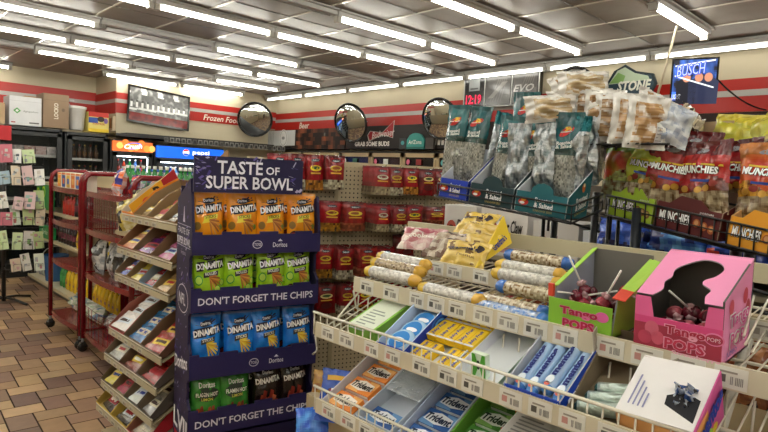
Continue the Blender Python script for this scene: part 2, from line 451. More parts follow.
# ================================================================ LEFT WALL: coolers, picture, boxes on top
UX = (1,0,0); UZ = (0,0,1); IY = (0,1,0)
def drink_can(m, x, y, z, r, h, col, mt='gloss'):
    m.lathe([(r*.8,0),(r,h*.06),(r,h*.92),(r*.8,h)], col, mt, n=8, c=(x,y,z))
def bottle_mb(h, r, body, cap, label, mt='gloss', neck=.35, lcol2=None):
    m = MB(mt)
    m.lathe([(r*.85,0),(r,h*.05),(r,h*.22),(r*.99,h*.24),(r*.99,h*.5),(r,h*.52),(r*.95,h*.6),(r*neck,h*.82),(r*neck,h*.9),(r*neck*1.2,h*.905),(r*neck*1.2,h)], body, mt, n=9,
            cols=[body,body,body,label,label,body,body,body,cap,cap])
    return m
def cooler(name, label, x0, x1, z1, header, hz, rows, zb=.05, fy=9.05, open_top=False, cols=None, nshelf=5, txt=None):
    t = thing(name, label, 'cooler', ((x0+x1)/2, fy, 0))
    w = (x1-x0)/2; d = WY-.03-fy
    if fy > 9.2: d = .68
    b = MB('metal'); bc = '1d2022'
    b.box((-w,.03,zb), (-w+.04,d,z1), bc); b.box((w-.04,.03,zb), (w,d,z1), bc); b.box((-w,d-.03,zb), (w,d,z1), '2b2f30'); b.box((-w,.0,0),(w,d,zb+.12), bc); b.box((-w,.03,z1-.04),(w,d,z1), bc)
    part('body', b, t, bevel=.004)
    if header:
        h = MB('lit'); h.box((-w+.02,-.01,z1-hz), (w-.02,.03,z1-.02), header[0])
        if header[1] == 'crush':
            h.M = None
            for k in range(7):
                h.disc((-w+.12+k*.08,-.0105,z1-hz/2+.05*math.sin(k*2)), UX, UZ, .05,.05, ['ffb65a','e8742c','f5923a'][k % 3])
            h.disc((0,-.0112,z1-hz/2), UX, UZ, w*.42, hz*.3, '2f6bd8', rot=.15); h.disc((-.02,-.0118,z1-hz/2), UX, UZ, w*.36, hz*.2, 'ff8a2a', rot=.15)
            h.text('Crush', (0,-.0125,z1-hz/2-.005), UX, UZ, h=hz*.42, w=w*.85, col='ffffff', shear=.2, bold=.03, rot=.08)
        if header[1] == 'pepsi':
            cx = -w*.16
            h.disc((cx,-.0108,z1-hz/2), UX, UZ, .055,.055, 'ffffff'); h.poly((cx,-.0108,z1-hz/2), UX, UZ, [(-.05,.012),(.0,.02),(.05,.03),(.035,.045),(0,.054),(-.035,.042)], 'd8232f', off=.001)
            h.poly((cx,-.0108,z1-hz/2), UX, UZ, [(-.05,-.015),(-.035,-.042),(0,-.053),(.035,-.042),(.048,-.018),(.0,-.012)], '1b4fc0', off=.001)
            h.text('pepsi', (w*.28,-.0112,z1-hz/2), UX, UZ, h=.085, w=w*.5, col='ffffff', bold=.02)
        part('header_sign', h, t)
        z1i = z1-hz-.02
    else: z1i = z1-.06
    fr = MB('metal'); fc = '15181a'
    fr.box((-w+.02,-.02,zb+.1), (-w+.08,.02,z1i), fc); fr.box((w-.08,-.02,zb+.1), (w-.02,.02,z1i), fc); fr.box((-w+.02,-.02,z1i-.05), (w-.02,.02,z1i), fc); fr.box((-w+.02,-.02,zb+.1), (w-.02,.02,zb+.18), fc)
    door = part('door', fr, t)
    g = MB('glass'); g.box((-w+.08,-.004,zb+.18), (w-.08,.004,z1i-.05), '1c2222'); part('pane', g, door)
    hd = MB('chrome'); hd.tube([(w-.05,-.03,1.0),(w-.05,-.055,1.03),(w-.05,-.055,1.4),(w-.05,-.03,1.43)], .01, 'aaaaaa'); part('handle', hd, door)
    if header:
        tb = MB('lamp'); tb.box((w-.075,.03,zb+.3), (w-.06,.05,z1i-.07), 'e8f6ff'); tb.box((-w+.1,.04,z1i-.06), (w-.1,.06,z1i-.045), 'e8f6ff'); part('interior_lamp', tb, t)
    s = MB('metal')
    for k in range(nshelf):
        z = z1i-.32-k*.30
        if z < zb+.2: break
        s.box((-w+.05,.06,z-.012), (w-.05,d-.05,z), 'c9ccc8')
        s.box((-w+.05,.05,z-.02), (w-.05,.062,z+.015), 'd6d8d4')
    part('shelf', s, t)
    # drinks, one thing each, front row
    r = random.Random(int(x0*100)); z0s = [z1i-.32-k*.30 for k in range(nshelf)]
    return t, w, z0s
cA = cooler('open_cooler', 'dark framed glass door cooler at far left under the white box', 1.74, 2.52, 2.06, None, 0, 4, fy=9.15)
cB = cooler('open_cooler', 'dark framed glass door cooler with brown bottles beside the orange header cooler', 2.54, 3.12, 2.04, None, 0, 4, fy=9.1)
cC = cooler('drink_cooler', 'black drink cooler with lit orange soda header', 3.14, 3.77, 1.98, ('d4632a','crush'), .17, 4, fy=9.05)
cD = cooler('drink_cooler', 'black drink cooler with lit bright blue header', 3.80, 4.98, 1.95, ('0f5fe0','pepsi'), .20, 4, fy=9.05)
def stock(cx, w, fy, z, h, r, pal, group, kind, labels, n=None, cap='ffffff'):
    n = n or int((2*w-.2)/(2.25*r)); protos = {}
    for i in range(n):
        x = cx-w+.1+(i+.5)*(2*w-.2)/n; c = pal[(i*7+int(z*10)) % len(pal)]
        if c not in protos: protos[c] = bottle_mb(h, r, c[0], c[1], c[2]).mesh(kind)
        solo(kind, protos[c], labels, 'drink bottle', (x, fy+.12, z+.002), group=group)
pC = [('1f8a3a','e8e8e8','2a9d46'),('c23a22','f0f0f0','e8e0d0'),('3a241a','d03030','c02a2a'),('4d7fd0','ffffff','e8eef8')]
pD = [('1f57c8','ffffff','2a6be0'),('3aa852','e8e8e8','d8e8d0'),('2746a0','d03030','e8eef8'),('6aa8e8','ffffff','ffffff')]
pB = [('4a2e1c','c9a24a','6b4a2a'),('3a2418','8a2020','5a3420')]
for k, z in enumerate(cC[2][:2]): stock(3.455, cC[1], 9.05, z, .22, .032, pC, f'bottles on shelf {ORD[k]} from top of the orange header cooler', 'soda_bottle', f'soda bottle on the {ORD[k]} shelf of the orange header cooler')
for k, z in enumerate(cD[2][:2]): stock(4.39, cD[1], 9.05, z, .20, .034, pD, f'bottles on shelf {ORD[k]} from top of the blue header cooler', 'soda_bottle', f'soda bottle on the {ORD[k]} shelf of the blue header cooler')
for k, z in enumerate(cB[2][:2]): stock(2.83, cB[1], 9.1, z, .21, .032, pB, f'brown bottles on shelf {ORD[k]} of the cooler', 'beer_bottle', f'brown bottle on the {ORD[k]} shelf of the cooler under the bin')
m0 = None
for i in range(5):
    pr = [lambda u,v: 'b98a86', lambda u,v: '8f8f94', lambda u,v:'a05a52'][i % 3]
    bm_ = bag_mesh('food_pack', .14, .13, .05, lambda u, v, i=i: mix(['c79a98','9a9aa0','b0605a'][i % 3], 'e8e0dc', .5+.5*noise.noise(Vector((u*6,v*6,i)))), nx=6, ny=6, seed=i)
    bagobj('food_pack', bm_, 'pale pink wrapped pack on the top shelf of the far left cooler', 'food pack', (1.86+i*.14, 9.3, cA[2][0]+.002), group='wrapped packs in the far left cooler')
# black ledge with price strips over the coolers
m = MB('metal'); m.box((3.18, 8.98, 2.03), (6.30, 9.70, 2.07), '1b1a19'); m.box((3.5, 9.40, 2.07), (6.2, 9.70, 2.11), '242322')
for i in range(24):
    x = 3.9+i*.095
    m.box((x, 8.974, 1.985), (x+.07, 8.979, 2.065), '8d8c88' if i % 5 else '5a5956'); m.box((x+.012, 8.972, 2.0), (x+.056, 8.9745, 2.05), '2a2a2a')
solo('display_ledge', m, 'long black ledge with small grey price holders above the drink coolers', 'ledge')
# framed picture
def framed():
    t = thing('framed_picture', 'large black framed black and white bottling line picture leaning on the wall', 'picture', (4.1, 9.66, 2.27), 0, -.12, None, .075)
    w, h = .525, .60
    f = MB('gloss'); f.box((-w,-.02,0),(w,.0,.03),'1a1512'); f.box((-w,-.02,h-.03),(w,.0,h),'1a1512'); f.box((-w,-.02,0),(-w+.03,.0,h),'1a1512'); f.box((w-.03,-.02,0),(w,.0,h),'1a1512')
    part('frame', f, t)
    p = MB('gloss'); nx, ny = 56, 32
    vs = []; fs = []; cs = []
    for j in range(ny+1):
        for i in range(nx+1): vs.append((-w+.03+(2*w-.06)*i/nx, -.008, .03+(h-.06)*j/ny))
    for j in range(ny):
        for i in range(nx):
            u = i/nx; v = j/ny
            n = noise.noise(Vector((u*16, v*9, 2)))
            g = .16+.5*max(0, n)
            if .38 < v < .62 and math.sin(u*70) > 0: g = .85 if v < .56 else .1
            if v > .8 and math.sin(u*23+v*3) > .5: g = .9
            if abs(v-.33-.1*u) < .03: g = .8
            c = (g*.9, g*.9, g*.88)
            if v < .22: c = mix('8c1a14', '5a120e', n+.5)
            fs.append((j*(nx+1)+i, j*(nx+1)+i+1, (j+1)*(nx+1)+i+1, (j+1)*(nx+1)+i)); cs.append(c)
    p.add(vs, fs, cs); part('print', p, t)
    return t
framed()
def carton(name, label, cat, a, b, zz, y0, d, col, fn=None, flaps=False, yaw=0):
    m = MB('card'); x0, x1 = a, b
    m.box((x0,y0,zz[0]), (x1,y0+d,zz[1]), col)
    if fn: fn(m, x0, x1, zz[0], zz[1], y0)
    return solo(name, m, label, cat, bevel=.003)
def f1(m, x0, x1, z0, z1, y):
    cx = (x0+x1)/2; cz = (z0+z1)/2
    m.poly((x0+.09,y,cz+.0), UX, UZ, [(-.045,0),(0,-.04),(.045,0),(0,.04)], '4a9a4a'); m.poly((x0+.09,y,cz), UX, UZ, [(-.022,0),(0,-.02),(.022,0),(0,.02)], 'e8e8e8', off=.001)
    m.text('Agilepackers', (cx+.06,y,cz-.005), UX, UZ, h=.03, w=.18, col='55605a'); m.box((x0,y-.001,cz+.13),(x1,y,cz+.133),'a8a8a8')
    m.box((x1-.15,y-.001,z0+.03),(x1-.03,y,z0+.05),'6a6a6a'); m.box((x0+.02,y-.001,z0+.03),(x0+.07,y,z0+.045),'b04040')
carton('storage_carton', 'white cardboard box with a green diamond logo on top of the coolers', 'box', 1.88, 2.265, (2.08,2.47), 9.22, .35, 'd6d8da', f1)
def f2(m, x0, x1, z0, z1, y):
    cx = (x0+x1)/2
    m.text('LOCKO', (cx,y,(z0+z1)/2), UZ, (-1,0,0), h=.055, w=.22, col='e8e0d0', bold=.02)
    m.text('♣', (cx+.09,y,(z0+z1)/2+.02), UX, UZ, h=.04, col='6a5846') if False else m.disc((cx+.09,y,(z0+z1)/2+.02), UX, UZ, .02,.025,'6a5846')
    m.box((x0+.0,y-.001,z1-.09),(x1,y,z1-.087),'6a5846')
carton('storage_carton', 'brown cardboard box with white vertical lettering beside the white box', 'box', 2.275, 2.60, (2.08,2.55), 9.18, .36, '8b735a', f2)
carton('storage_carton', 'plain brown cardboard box behind the white box and brown box', 'box', 2.14, 2.42, (2.08,2.52), 9.58, .12, 'b08a62')
carton('storage_carton', 'plain tan cardboard box cut off at the left edge', 'box', 1.58, 1.83, (2.08,2.36), 9.22, .32, 'b49a76')
carton('red_carton', 'red carton on the shelf under the white box at far left', 'box', 1.55, 1.86, (1.86,2.05), 9.0, .12, 'b8232a')
# white bin
t = thing('waste_bin', 'white plastic bin standing on the cooler beside the brown box', 'bin', (2.74, 9.32, 2.08))
b = MB('gloss'); b.lathe([(.085,0),(.095,.01),(.125,.30),(.135,.305),(.135,.32),(.12,.32)], 'd8d6d2', n=20); part('bucket', b, t)
l = MB('gloss'); l.lathe([(.135,.322),(.14,.335),(.10,.345),(.02,.35)], 'e4e2de', n=20); l.tube([(-.1,-.05,.34),(-.13,-.05,.40),(-.06,-.09,.41)], .006, 'c8c8c8'); part('lid', l, t)
def f3(m, x0, x1, z0, z1, y):
    cx = (x0+x1)/2
    m.box((x0,y-.001,z1-.07),(x1,y,z1),'c0342a'); m.box((x0,y-.0012,z1-.16),(x0+.13,y,z1-.08),'2c4c96')
    m.disc((cx+.03,y-.001,z0+.19), UX, UZ, .05,.04,'23140f'); m.disc((x1-.04,y-.001,z0+.17), UX, UZ, .03,.04,'7a5a9a')
    m.text('KINDER', (cx,y-.001,z0+.12), UX, UZ, h=.03, w=.15, col='8a3a2a', bold=.01) if False else m.text('SURPRISE', (cx,y-.001,z0+.12), UX, UZ, h=.028, w=.17, col='b0382a', bold=.01)
    m.box((x0,y-.001,z0),(x1,y,z0+.05),'e0c030')
carton('snack_carton', 'yellow and red snack carton with a blue patch beside the white bin', 'box', 2.87, 3.15, (2.07,2.36), 9.2, .28, 'd8c870', f3)
m = MB('card'); m.box((3.40,9.76,2.14),(3.449,9.90,2.37),'c9b594')
for k in range(4): m.box((3.397,9.78+k*.03,2.18),(3.40,9.80+k*.03,2.34),['6a3a2a','c0a040','a04030','5a4a3a'][k])
solo('wall_notice', m, 'small printed notice on the side wall left of the framed picture', 'notice')

# ================================================================ CONVEX MIRRORS
def mirror(px, py, X, r, label, nrm, Y=None):
    c = P(px, py, X=X, Y=Y); n = Vector(nrm).normalized(); t = thing('convex_mirror', label, 'mirror', c)
    q = n.to_track_quat('Z', 'Y').to_matrix().to_4x4()
    d = MB('mirror'); d.M = q; pr = []
    for k in range(9):
        a = k/8; pr.append((r*(1-a)+.0005, .13*r*4*(1-(1-a)**2)*.35))
    d.lathe(pr, 'd8dcdc', n=32); part('mirror_dome', d, t)
    f = MB('gloss'); f.M = q; f.tube([(r*math.cos(2*PI*k/32), r*math.sin(2*PI*k/32), 0) for k in range(32)], .014, '141414', closed=True); f.lathe([(r,-.02),(r,-.01),(r,-.001)], '1b1b1b', n=32); part('rim', f, t)
    b = MB('metal'); b.M = q; b.tube([(0,0,-.02),(0,0,-.09)], .02, '2a2a2a')
    part('bracket', b, t)
mirror(255, 119.5, None, .305, 'round convex mirror in the corner between frozen food and beer lettering', (-.75,-1,-.3), Y=9.3)
mirror(350.5, 123, 6.03, .30, 'round convex mirror over the dark beer banner', (-1,-.25,-.30))
mirror(440, 119, 6.0, .275, 'round convex mirror left of the clock sign', (-1,-.15,-.3))
mirror(576, 90, 6.0, .25, 'round convex mirror half hidden behind the bread packs', (-1,.1,-.3))

# ================================================================ BACK WALL: beer doors, banner, signs
def wq(px, py, X=WX): return P(px, py, X=X)
# dark soffit under the fascia with banners; frames of cooler doors
IX = (-1,0,0); BY = (0,-1,0)   # right along the back wall, seen from the room, is -Y
m = MB('dark'); m.box((6.30, 3.78, 2.03), (6.44, 9.70, 2.39), '1c1512'); m.box((6.30,-1.0,1.9),(6.44,3.78,2.38),'2b1a14')
solo('dark_fascia', m, 'long dark panel band under the red stripe on the back wall', 'panel')
def banner(name, label, p0, p1, z0, z1, fn, X=6.288, cat='banner'):
    y0 = P(p0, 140, X=X).y; y1 = P(p1, 140, X=X).y
    m = MB('card'); m.box((X, y0, z0), (X+.012, y1, z1), '2a1814'); fn(m, y0, y1, z0, z1, X); return solo(name, m, label, cat)
def fa(m, y0, y1, z0, z1, X):
    m.box((X-.001,y0,z0),(X,y1,z1),'c9cac8'); c = (y0+y1)/2-.12
    m.disc((X-.002,c,(z0+z1)/2), BY, UZ, .13,.16,'e8e8e6'); m.disc((X-.003,c,(z0+z1)/2), BY, UZ, .115,.145,'9a9a9a'); m.disc((X-.004,c,(z0+z1)/2), BY, UZ, .10,.13,'dededc')
    m.text('Coors', (X-.006,c,(z0+z1)/2), BY, UZ, h=.05, w=.14, col='6a6a6a', shear=.2) if False else m.disc((X-.005,c,(z0+z1)/2), BY, UZ, .05,.03,'8a8a8a')
    for k in range(5): m.poly((X-.002,y0-.05-.05*k,(z0+z1)/2), BY, UZ, [(0,-.12),(.02,-.12),(.04,.12),(.02,.13)], 'a8aaa8')
banner('beer_banner', 'pale silver banner with an oval emblem under the beer lettering', 265.5, 295, 2.10, 2.38, fa)
def fb(m, y0, y1, z0, z1, X):
    n = 22; r = random.Random(5)
    for k in range(n):
        w = (y1-y0)/n; a = y0+w*k
        for j in range(5):
            h = (z1-z0)/5; nn = noise.noise(Vector((k*.35, j*.6, 3)))
            m.box((X-.001,a,z0+h*j),(X,a+w,z0+h*(j+1)), mix('1c0e0a','8a4a2c', max(0,nn*1.8+.1)))
banner('beer_banner', 'dark brown picture banner between the pale banner and the round mirror', 296, 345, 2.035, 2.39, fb)
def fc_(m, y0, y1, z0, z1, X):
    m.box((X-.001,y0,z0),(X,y1,z1),'1f1512')
    yc = P(382, 140, X=X).y; zc = 2.27
    m.poly((X-.002,yc,zc), BY, UZ, [(-.34,-.02),(-.28,.05),(.0,.02),(.26,.20),(.24,-.07),(.0,-.02),(-.30,-.12)], 'c8c0b8'); m.poly((X-.003,yc,zc), BY, UZ, [(-.32,-.02),(-.27,.04),(.0,.01),(.245,.185),(.23,-.06),(.0,-.01),(-.28,-.10)], 'a5202a')
    m.text('Budweiser', (X-.006,yc-.02,zc+.0), BY, UZ, h=.10, w=.50, col='f4f0ea', shear=.35, rot=.10)
    m.text('GRAB SOME BUDS', (X-.006,P(372,140,X=X).y,2.115), BY, UZ, h=.075, w=.80, col='f4f2ee', bold=.04)
    m.text('TALL ONES', (X-.006,P(447,140,X=X).y,2.17), BY, UZ, h=.15, w=.44, col='f4f2ee', bold=.04) if False else None
    for k in range(5): m.poly((X-.002,P(434,140,X=X).y-.07*k,2.15), BY, UZ, [(0,-.06),(.045,-.06),(.05,.06),(.005,.06)], 'e0dcd4')
banner('beer_banner', 'black banner reading grab some buds with a red bow tie logo', 346, 462, 2.05, 2.395, fc_)
t = thing('walk_in_cooler', 'row of tan framed glass cooler doors under the black banner', 'cooler', (6.35, 6.5, 0))
y_edges = [P(px, 155, X=6.25).y for px in (341,371,403,437,470,505)]
y_edges = [9.2, 8.55]+y_edges
w_ = MB('matte'); w_.box((6.31, 3.8, 0), (6.44, 9.3, 2.01), '3a3630'); part('frame_wall', w_, t, world=True)
for k in range(len(y_edges)-1):
    ya, yb = y_edges[k], y_edges[k+1]
    d = MB('metal'); c = 'b59f78'
    d.box((6.24,ya,.25),(6.30,ya-.05,1.97),c); d.box((6.24,yb+.05,.25),(6.30,yb+.01,1.97),c); d.box((6.24,ya,1.91),(6.30,yb+.01,1.97),c); d.box((6.24,ya,.25),(6.30,yb+.01,.33),c)
    d.box((6.26,ya-.05,.33),(6.27,yb+.05,1.91),'14100e','gloss')
    dd = part('door', d, t, world=True)
    s = MB('card'); s.disc((6.238,ya-.12,1.84), BY, UZ, .035,.04, ['d86a8a','58b0b0','e0e0e0','d86a8a'][k % 4]); s.box((6.235,(ya+yb)/2-.05,1.80),(6.239,(ya+yb)/2+.05,1.88), ['e8e8e0','a03030','3a6a5a'][k % 3])
    o = bpy.data.objects.new('sticker', s.mesh('sticker', (6.35,6.5,0))); COL.objects.link(o); o.parent = dd
# teal arch sign on top of the doors
ys_ = P(414, 145, X=6.2).y
t = thing('arch_sign', 'teal arch shaped drink sign standing above the tan cooler doors', 'sign', (6.22, ys_, 2.03))
m = MB('card'); pts = [(-.17,0),(.17,0),(.17,.13)]+[(.15*math.cos(a), .14+.09*math.sin(a)) for a in (.3,.8,1.2,1.57,1.95,2.4,2.85)]+[(-.17,.13)]
m.slab([(0,-x,z) for x,z in pts], (-1,0,0), .03, '3f9d94'); m.text('AriZona', (-.003,0,.10), BY, UZ, h=.06, w=.26, col='e8f0ea', bold=.02); m.box((-.002,.17,.0),(0,-.17,.03),'2c6c68')
part('sign_board', m, t)
b = MB('card'); b.box((.01,.33,0),(.06,.19,.16),'3a3f40'); b.disc((.008,.26,.09), BY, UZ, .035,.03,'58b0b0'); part('side_panel', b, t); b = MB('card'); b.box((.01,-.19,0),(.06,-.34,.16),'4a4440'); part('side_panel', b, t)
# clock sign
def clock():
    X = 6.36; a = P(465.5, 90, X=X); b = P(541, 85, X=X)
    z1 = P(466,74,X=X).z; z0 = P(466,109,X=X).z; L = a.y-b.y
    t = thing('clock_sign', 'black wall sign with red digital clock reading 12:19 and two grey panels', 'sign', (X, a.y, z0))
    h = z1-z0; g = MB('gloss'); g.box((-.03,0,0),(.04,-L,h),'161616')
    part('board', g, t)
    fr = MB('metal'); c = 'b8b8b4'
    x1, x2 = L*.30, L*.66
    for (u0,u1,v0,v1) in ((0,L,0,.015),(0,L,h-.015,h),(0,.015,0,h),(L-.015,L,0,h),(x1-.007,x1+.007,0,h),(x2-.007,x2+.007,0,h)): fr.box((-.038,-u0,v0),(-.03,-u1,v1),c)
    part('frame', fr, t)
    p = MB('card'); p.box((-.034,-x1*.25,h*.48),(-.03,-x1*.75,h*.92),'9fa3a4'); p.box((-.036,-x1*.32,h*.52),(-.034,-x1*.68,h*.56),'5a5a5a'); part('paper', p, t)
    e = MB('lit'); e.text('12:19', (-.04,-x1*.5,h*.24), BY, UZ, h=h*.26, w=x1*.72, col='ff2a50', bold=.02); part('digits', e, t)
    for (u0,u1,s) in ((x1+.02,x2-.02,0),(x2+.02,L-.025,1)):
        m = MB('gloss'); m.box((-.036,-u0,.03),(-.03,-u1,h-.03),'4a4744')
        for k in range(5): m.poly((-.0365,-(u0+u1)/2,h*.5), BY, UZ, [(-.12+.04*k,-.17),(-.11+.04*k,-.17),(.02+.03*k,.12),(.0+.03*k,.12)], '5f5b57')
        if s: m.text('EVO', (-.04,-(u0+u1)/2+.02,h*.45), BY, UZ, h=.09, w=.30, col='a8a5a0', shear=.3, bold=.02)
        else: m.text('/', (-.04,-(u0+u1)/2,h*.45), BY, UZ, h=.2, w=.3, col='77736e')
        part('display_panel', m, t)
clock()
# television
def tv():
    a = P(671,59.5,d=5.5); b = P(718.5,56,d=5.5); c = P(713,101,d=5.5); d_ = P(669,103,d=5.5)
    u = (b-a); u.z = 0; yaw = math.atan2(u.y, u.x); W = u.length; Hh = ((a-d_).length+(b-c).length)/2
    t = thing('television', 'small wall television showing a beer advert at top right', 'television', d_, yaw, .12)
    s = MB('gloss'); s.box((0,0,0),(W,.05,Hh),'101012'); part('casing', s, t, bevel=.004)
    p = MB('lit'); n = 30; w = W-.03; h = Hh-.03
    for i in range(n):
        for j in range(22):
            u_ = i/n; v = j/22; q = noise.noise(Vector((u_*7, v*6, 8)))
            c = mix('0c1430','2c4a88', q+.4)
            if q < -.35: c = H('111118')
            if .02 < v < .2 and u_ < .22: c = H('2c4fb0')
            p.box((.015+w*i/n,-.003,.015+h*j/22),(.015+w*(i+1)/n,0,.015+h*(j+1)/22), tuple(min(1,x*2.6) for x in H(c)))
    x = .015
    p.text('BUSCH', (W*.42,-.004,Hh*.74), UX, UZ, h=.10, w=W*.66, col='2648c8', bold=.05, rot=.12, off=.004, shear=.3); p.text('BUSCH', (W*.42,-.004,Hh*.74), UX, UZ, h=.085, w=W*.62, col='b8c4e8', bold=.0, rot=.12, off=.006, shear=.3)
    p.text('LIGHT', (W*.14,-.004,Hh*.14), UX, UZ, h=.04, w=W*.18, col='e8ecf4', bold=.01)
    # three figures on the screen
    for (cx, cw) in ((.34,.10),(.60,.11),(.80,.09)):
        p.disc((W*cx,-.004,Hh*.56), UX, UZ, .03,.036,'c08468', off=.0015); p.poly((W*cx,-.004,Hh*.3), UX, UZ, [(-.07,-.12),(.07,-.12),(.075,.06),(.03,.09),(-.03,.09),(-.075,.06)], '2a2f48' if cx != .34 else '1a1a24', off=.001)
    for (z, sl) in ((.88,.02),(.47,-.05)): p.poly((W*.5,-.004,Hh*z), UX, UZ, [(-W*.42,-.006-sl),(W*.42,-.006+sl),(W*.42,.006+sl),(-W*.42,.006-sl)], 'e8ecf0', off=.002)
    part('screen', p, t)
    k = MB('metal'); k.tube([(W*.5,.05,Hh*.5),(W*.5,.35,Hh*.6)], .018, '222222'); part('mount', k, t)
    cb = MB('dark'); pts = []
    e0 = P(716,78,d=5.5); e1 = P(742,106,X=6.2); e2 = P(766,110,X=6.3)
    for q in range(9):
        s_ = q/8; pts.append(e0*(1-s_)**2+e1*2*s_*(1-s_)+e2*s_*s_)
    cb.tube(pts, .007, '141414'); solo('power_cable', cb, 'black cable hanging down from the television to the right', 'cable')
tv()
# ice beer sign behind the bread packs
t0 = P(604,87,X=6.2)
m = MB('card'); pts = [(.0,-.02),(.10,.16),(.22,.22),(.34,.14),(.52,.10),(.56,.0),(.50,-.12),(.40,-.16),(.28,-.10)]
m.slab([(0,-x,z) for x,z in pts], (-1,0,0), .03, '1c3038'); m.slab([(-.002,-(.03+x*.9),z*.86) for x,z in pts], (-1,0,0), .002, '2c4a58')
m.poly((-.003,-.25,.06), BY, UZ, [(-.2,-.04),(-.11,.10),(-.03,.13),(.08,.06),(.22,.02),(.24,-.02)], 'c8dcc0'); m.poly((-.0035,-.25,.06), BY, UZ, [(-.19,-.03),(-.10,.08),(-.02,.04),(-.04,-.03)], '8fbf6a'); m.text('STONE', (-.004,-.33,-.01), BY, UZ, h=.11, w=.36, col='f0f4e8', shear=.2, bold=.04, off=.004)
solo('beer_sign', m, 'mountain shaped green and white beer sign on the wall beside the television', 'sign', t0)
# ================================================================ LEFT AISLE: household shelving, red carts, card rack
GX = 2.05
# shelving with white shelves, face towards -X, from Y 4.3 to Y 8.4
def shelving():
    t = thing('household_shelving', 'long white shelving with drinks and cleaning bottles behind the red carts', 'shelving', (GX+.25, 6.4, 0))
    b = MB('metal'); b.box((GX+.40, 4.25, .1), (GX+.44, 8.95, 1.50), 'b9a888')
    b.box((GX+.02,4.25,0),(GX+.44,8.95,.06),'3a3631'); part('back_panel', b, t, world=True)
    for k, z in enumerate((.08, .62, .98, 1.33)):
        x0 = GX if k == 0 else GX+.06
        s = MB('metal'); s.box((x0, 4.25, z-.015), (GX+.40, 8.95, z), 'd8cfb4'); s.box((x0-.006, 4.25, z-.03), (x0, 8.95, z+.008), 'c9bd9c'); part('shelf', s, t, world=True)
    for y in (4.27, 5.5, 6.7, 7.9, 8.93):
        u = MB('metal'); u.box((GX+.38,y-.015,0),(GX+.40,y+.015,1.5),'8a7f6c'); part('upright', u, t, world=True)
shelving()
def jug(body, cap, lab, h=.26, w=.11, d=.07):
    m = MB('gloss')
    pr = []
    for k, (f, z) in enumerate([(.9,0),(1,.04),(1,.5),(.92,.62),(.6,.78),(.3,.86),(.26,.9)]):
        pr.append((f, z*h))
    n = 12; vs = []; fs = []
    for f, z in pr:
        for j in range(n):
            a = 2*PI*j/n; c, s = math.cos(a), math.sin(a)
            vs.append((f*w/2*(abs(c)**.6)*(1 if c > 0 else -1), f*d/2*(abs(s)**.6)*(1 if s > 0 else -1), z))
    for i in range(len(pr)-1):
        for j in range(n): fs.append((i*n+j, i*n+(j+1) % n, (i+1)*n+(j+1) % n, (i+1)*n+j))
    m.add(vs, fs, body, 'gloss', True)
    m.lathe([(.018,h*.9),(.02,h*.9),(.02,h),(.017,h)], cap, n=10)
    m.box((-w*.34,-d/2-.001,h*.12),(w*.34,-d/2,h*.48), lab); m.box((-w*.2,-d/2-.002,h*.26),(w*.2,-d/2-.001,h*.36), mix(lab,'303060',.6))
    m.tube([(w*.2,0,h*.84),(w*.42,0,h*.76),(w*.40,0,h*.58)], .008, body)
    return m
mred = bottle_mb(.24, .032, 'b32a22', '1c1c1c', 'c8382c').mesh('juice_bottle')
mdark = bottle_mb(.25, .038, '2c1a22', '181818', '6a3040').mesh('juice_bottle')
mgreen = bottle_mb(.28, .038, '2f8a3e', 'e8e8e0', '4aa858').mesh('juice_bottle')
mclear = bottle_mb(.25, .032, 'cfd6d2', '3a6ab8', 'e8ece8').mesh('water_bottle')
myel = jug('e8c21c', 'e8e4d8', 'd8a818').mesh('cleaner_jug')
mwy = jug('ece0b0', 'e8e4d8', 'e8c83a', .24, .13).mesh('cleaner_jug')
mblue = jug('2c5a9a', 'd8d8d8', '3a6ab0', .25, .11).mesh('cleaner_jug')
def rowof(me, n, y0, y1, z, label, cat, group, name, x=GX+.13, yaw=-PI/2):
    for i in range(n):
        y = y0+(y1-y0)*(i+.5)/n
        solo(name, me, label, cat, (x, y, z+.001), yaw, group=group)
rowof(mdark, 6, 8.85, 8.05, .62, 'dark juice bottle on the shelf left of the red cart', 'bottle', 'dark bottles left of the cart', 'juice_bottle')
rowof(mred, 4, 7.85, 7.40, .98, 'red juice bottle on the shelf seen through the red cart', 'bottle', 'red bottles seen through the cart', 'juice_bottle')
rowof(mdark, 4, 7.38, 6.9, .98, 'dark bottle right of the red bottles behind the cart', 'bottle', 'dark bottles beside the red bottles', 'juice_bottle')
rowof(mdark, 6, 8.0, 7.35, .62, 'dark bottle on the lower shelf seen through the cart', 'bottle', 'dark bottles low behind the cart', 'juice_bottle')
rowof(myel, 1, 7.32, 7.12, .62, 'single yellow jug beside dark bottles behind the cart', 'jug', 'yellow jug by the dark bottles', 'cleaner_jug')
rowof(myel, 6, 7.68, 6.85, .08, 'yellow cleaner jug on the bottom shelf behind the cart', 'jug', 'yellow jugs on the bottom shelf', 'cleaner_jug')
rowof(mgreen, 2, 7.92, 7.70, .08, 'green bottle on the bottom shelf beside the yellow jugs', 'bottle', 'green bottles on the bottom shelf', 'juice_bottle')
rowof(myel, 7, 6.7, 5.9, .08, 'yellow cleaner jug behind the wire front of the cart', 'jug', 'yellow jugs behind the wire front', 'cleaner_jug')
rowof(myel, 4, 6.3, 5.7, .35 if False else .62, 'yellow jug on the second shelf behind the wire front', 'jug', 'yellow jugs on the second shelf', 'cleaner_jug')
rowof(mgreen, 9, 5.9, 4.75, 1.33, 'green soda bottle on the top shelf above the red carts', 'bottle', 'green soda bottles on the top shelf', 'juice_bottle')
rowof(mclear, 6, 6.2, 5.3, 1.33, 'clear bottle at the back of the top shelf', 'bottle', 'clear bottles at the back of the top shelf', 'water_bottle', x=GX+.3)
rowof(mclear, 7, 4.8, 4.3, .98, 'clear bottle on the shelf behind the candy', 'bottle', 'clear bottles behind the candy', 'water_bottle')
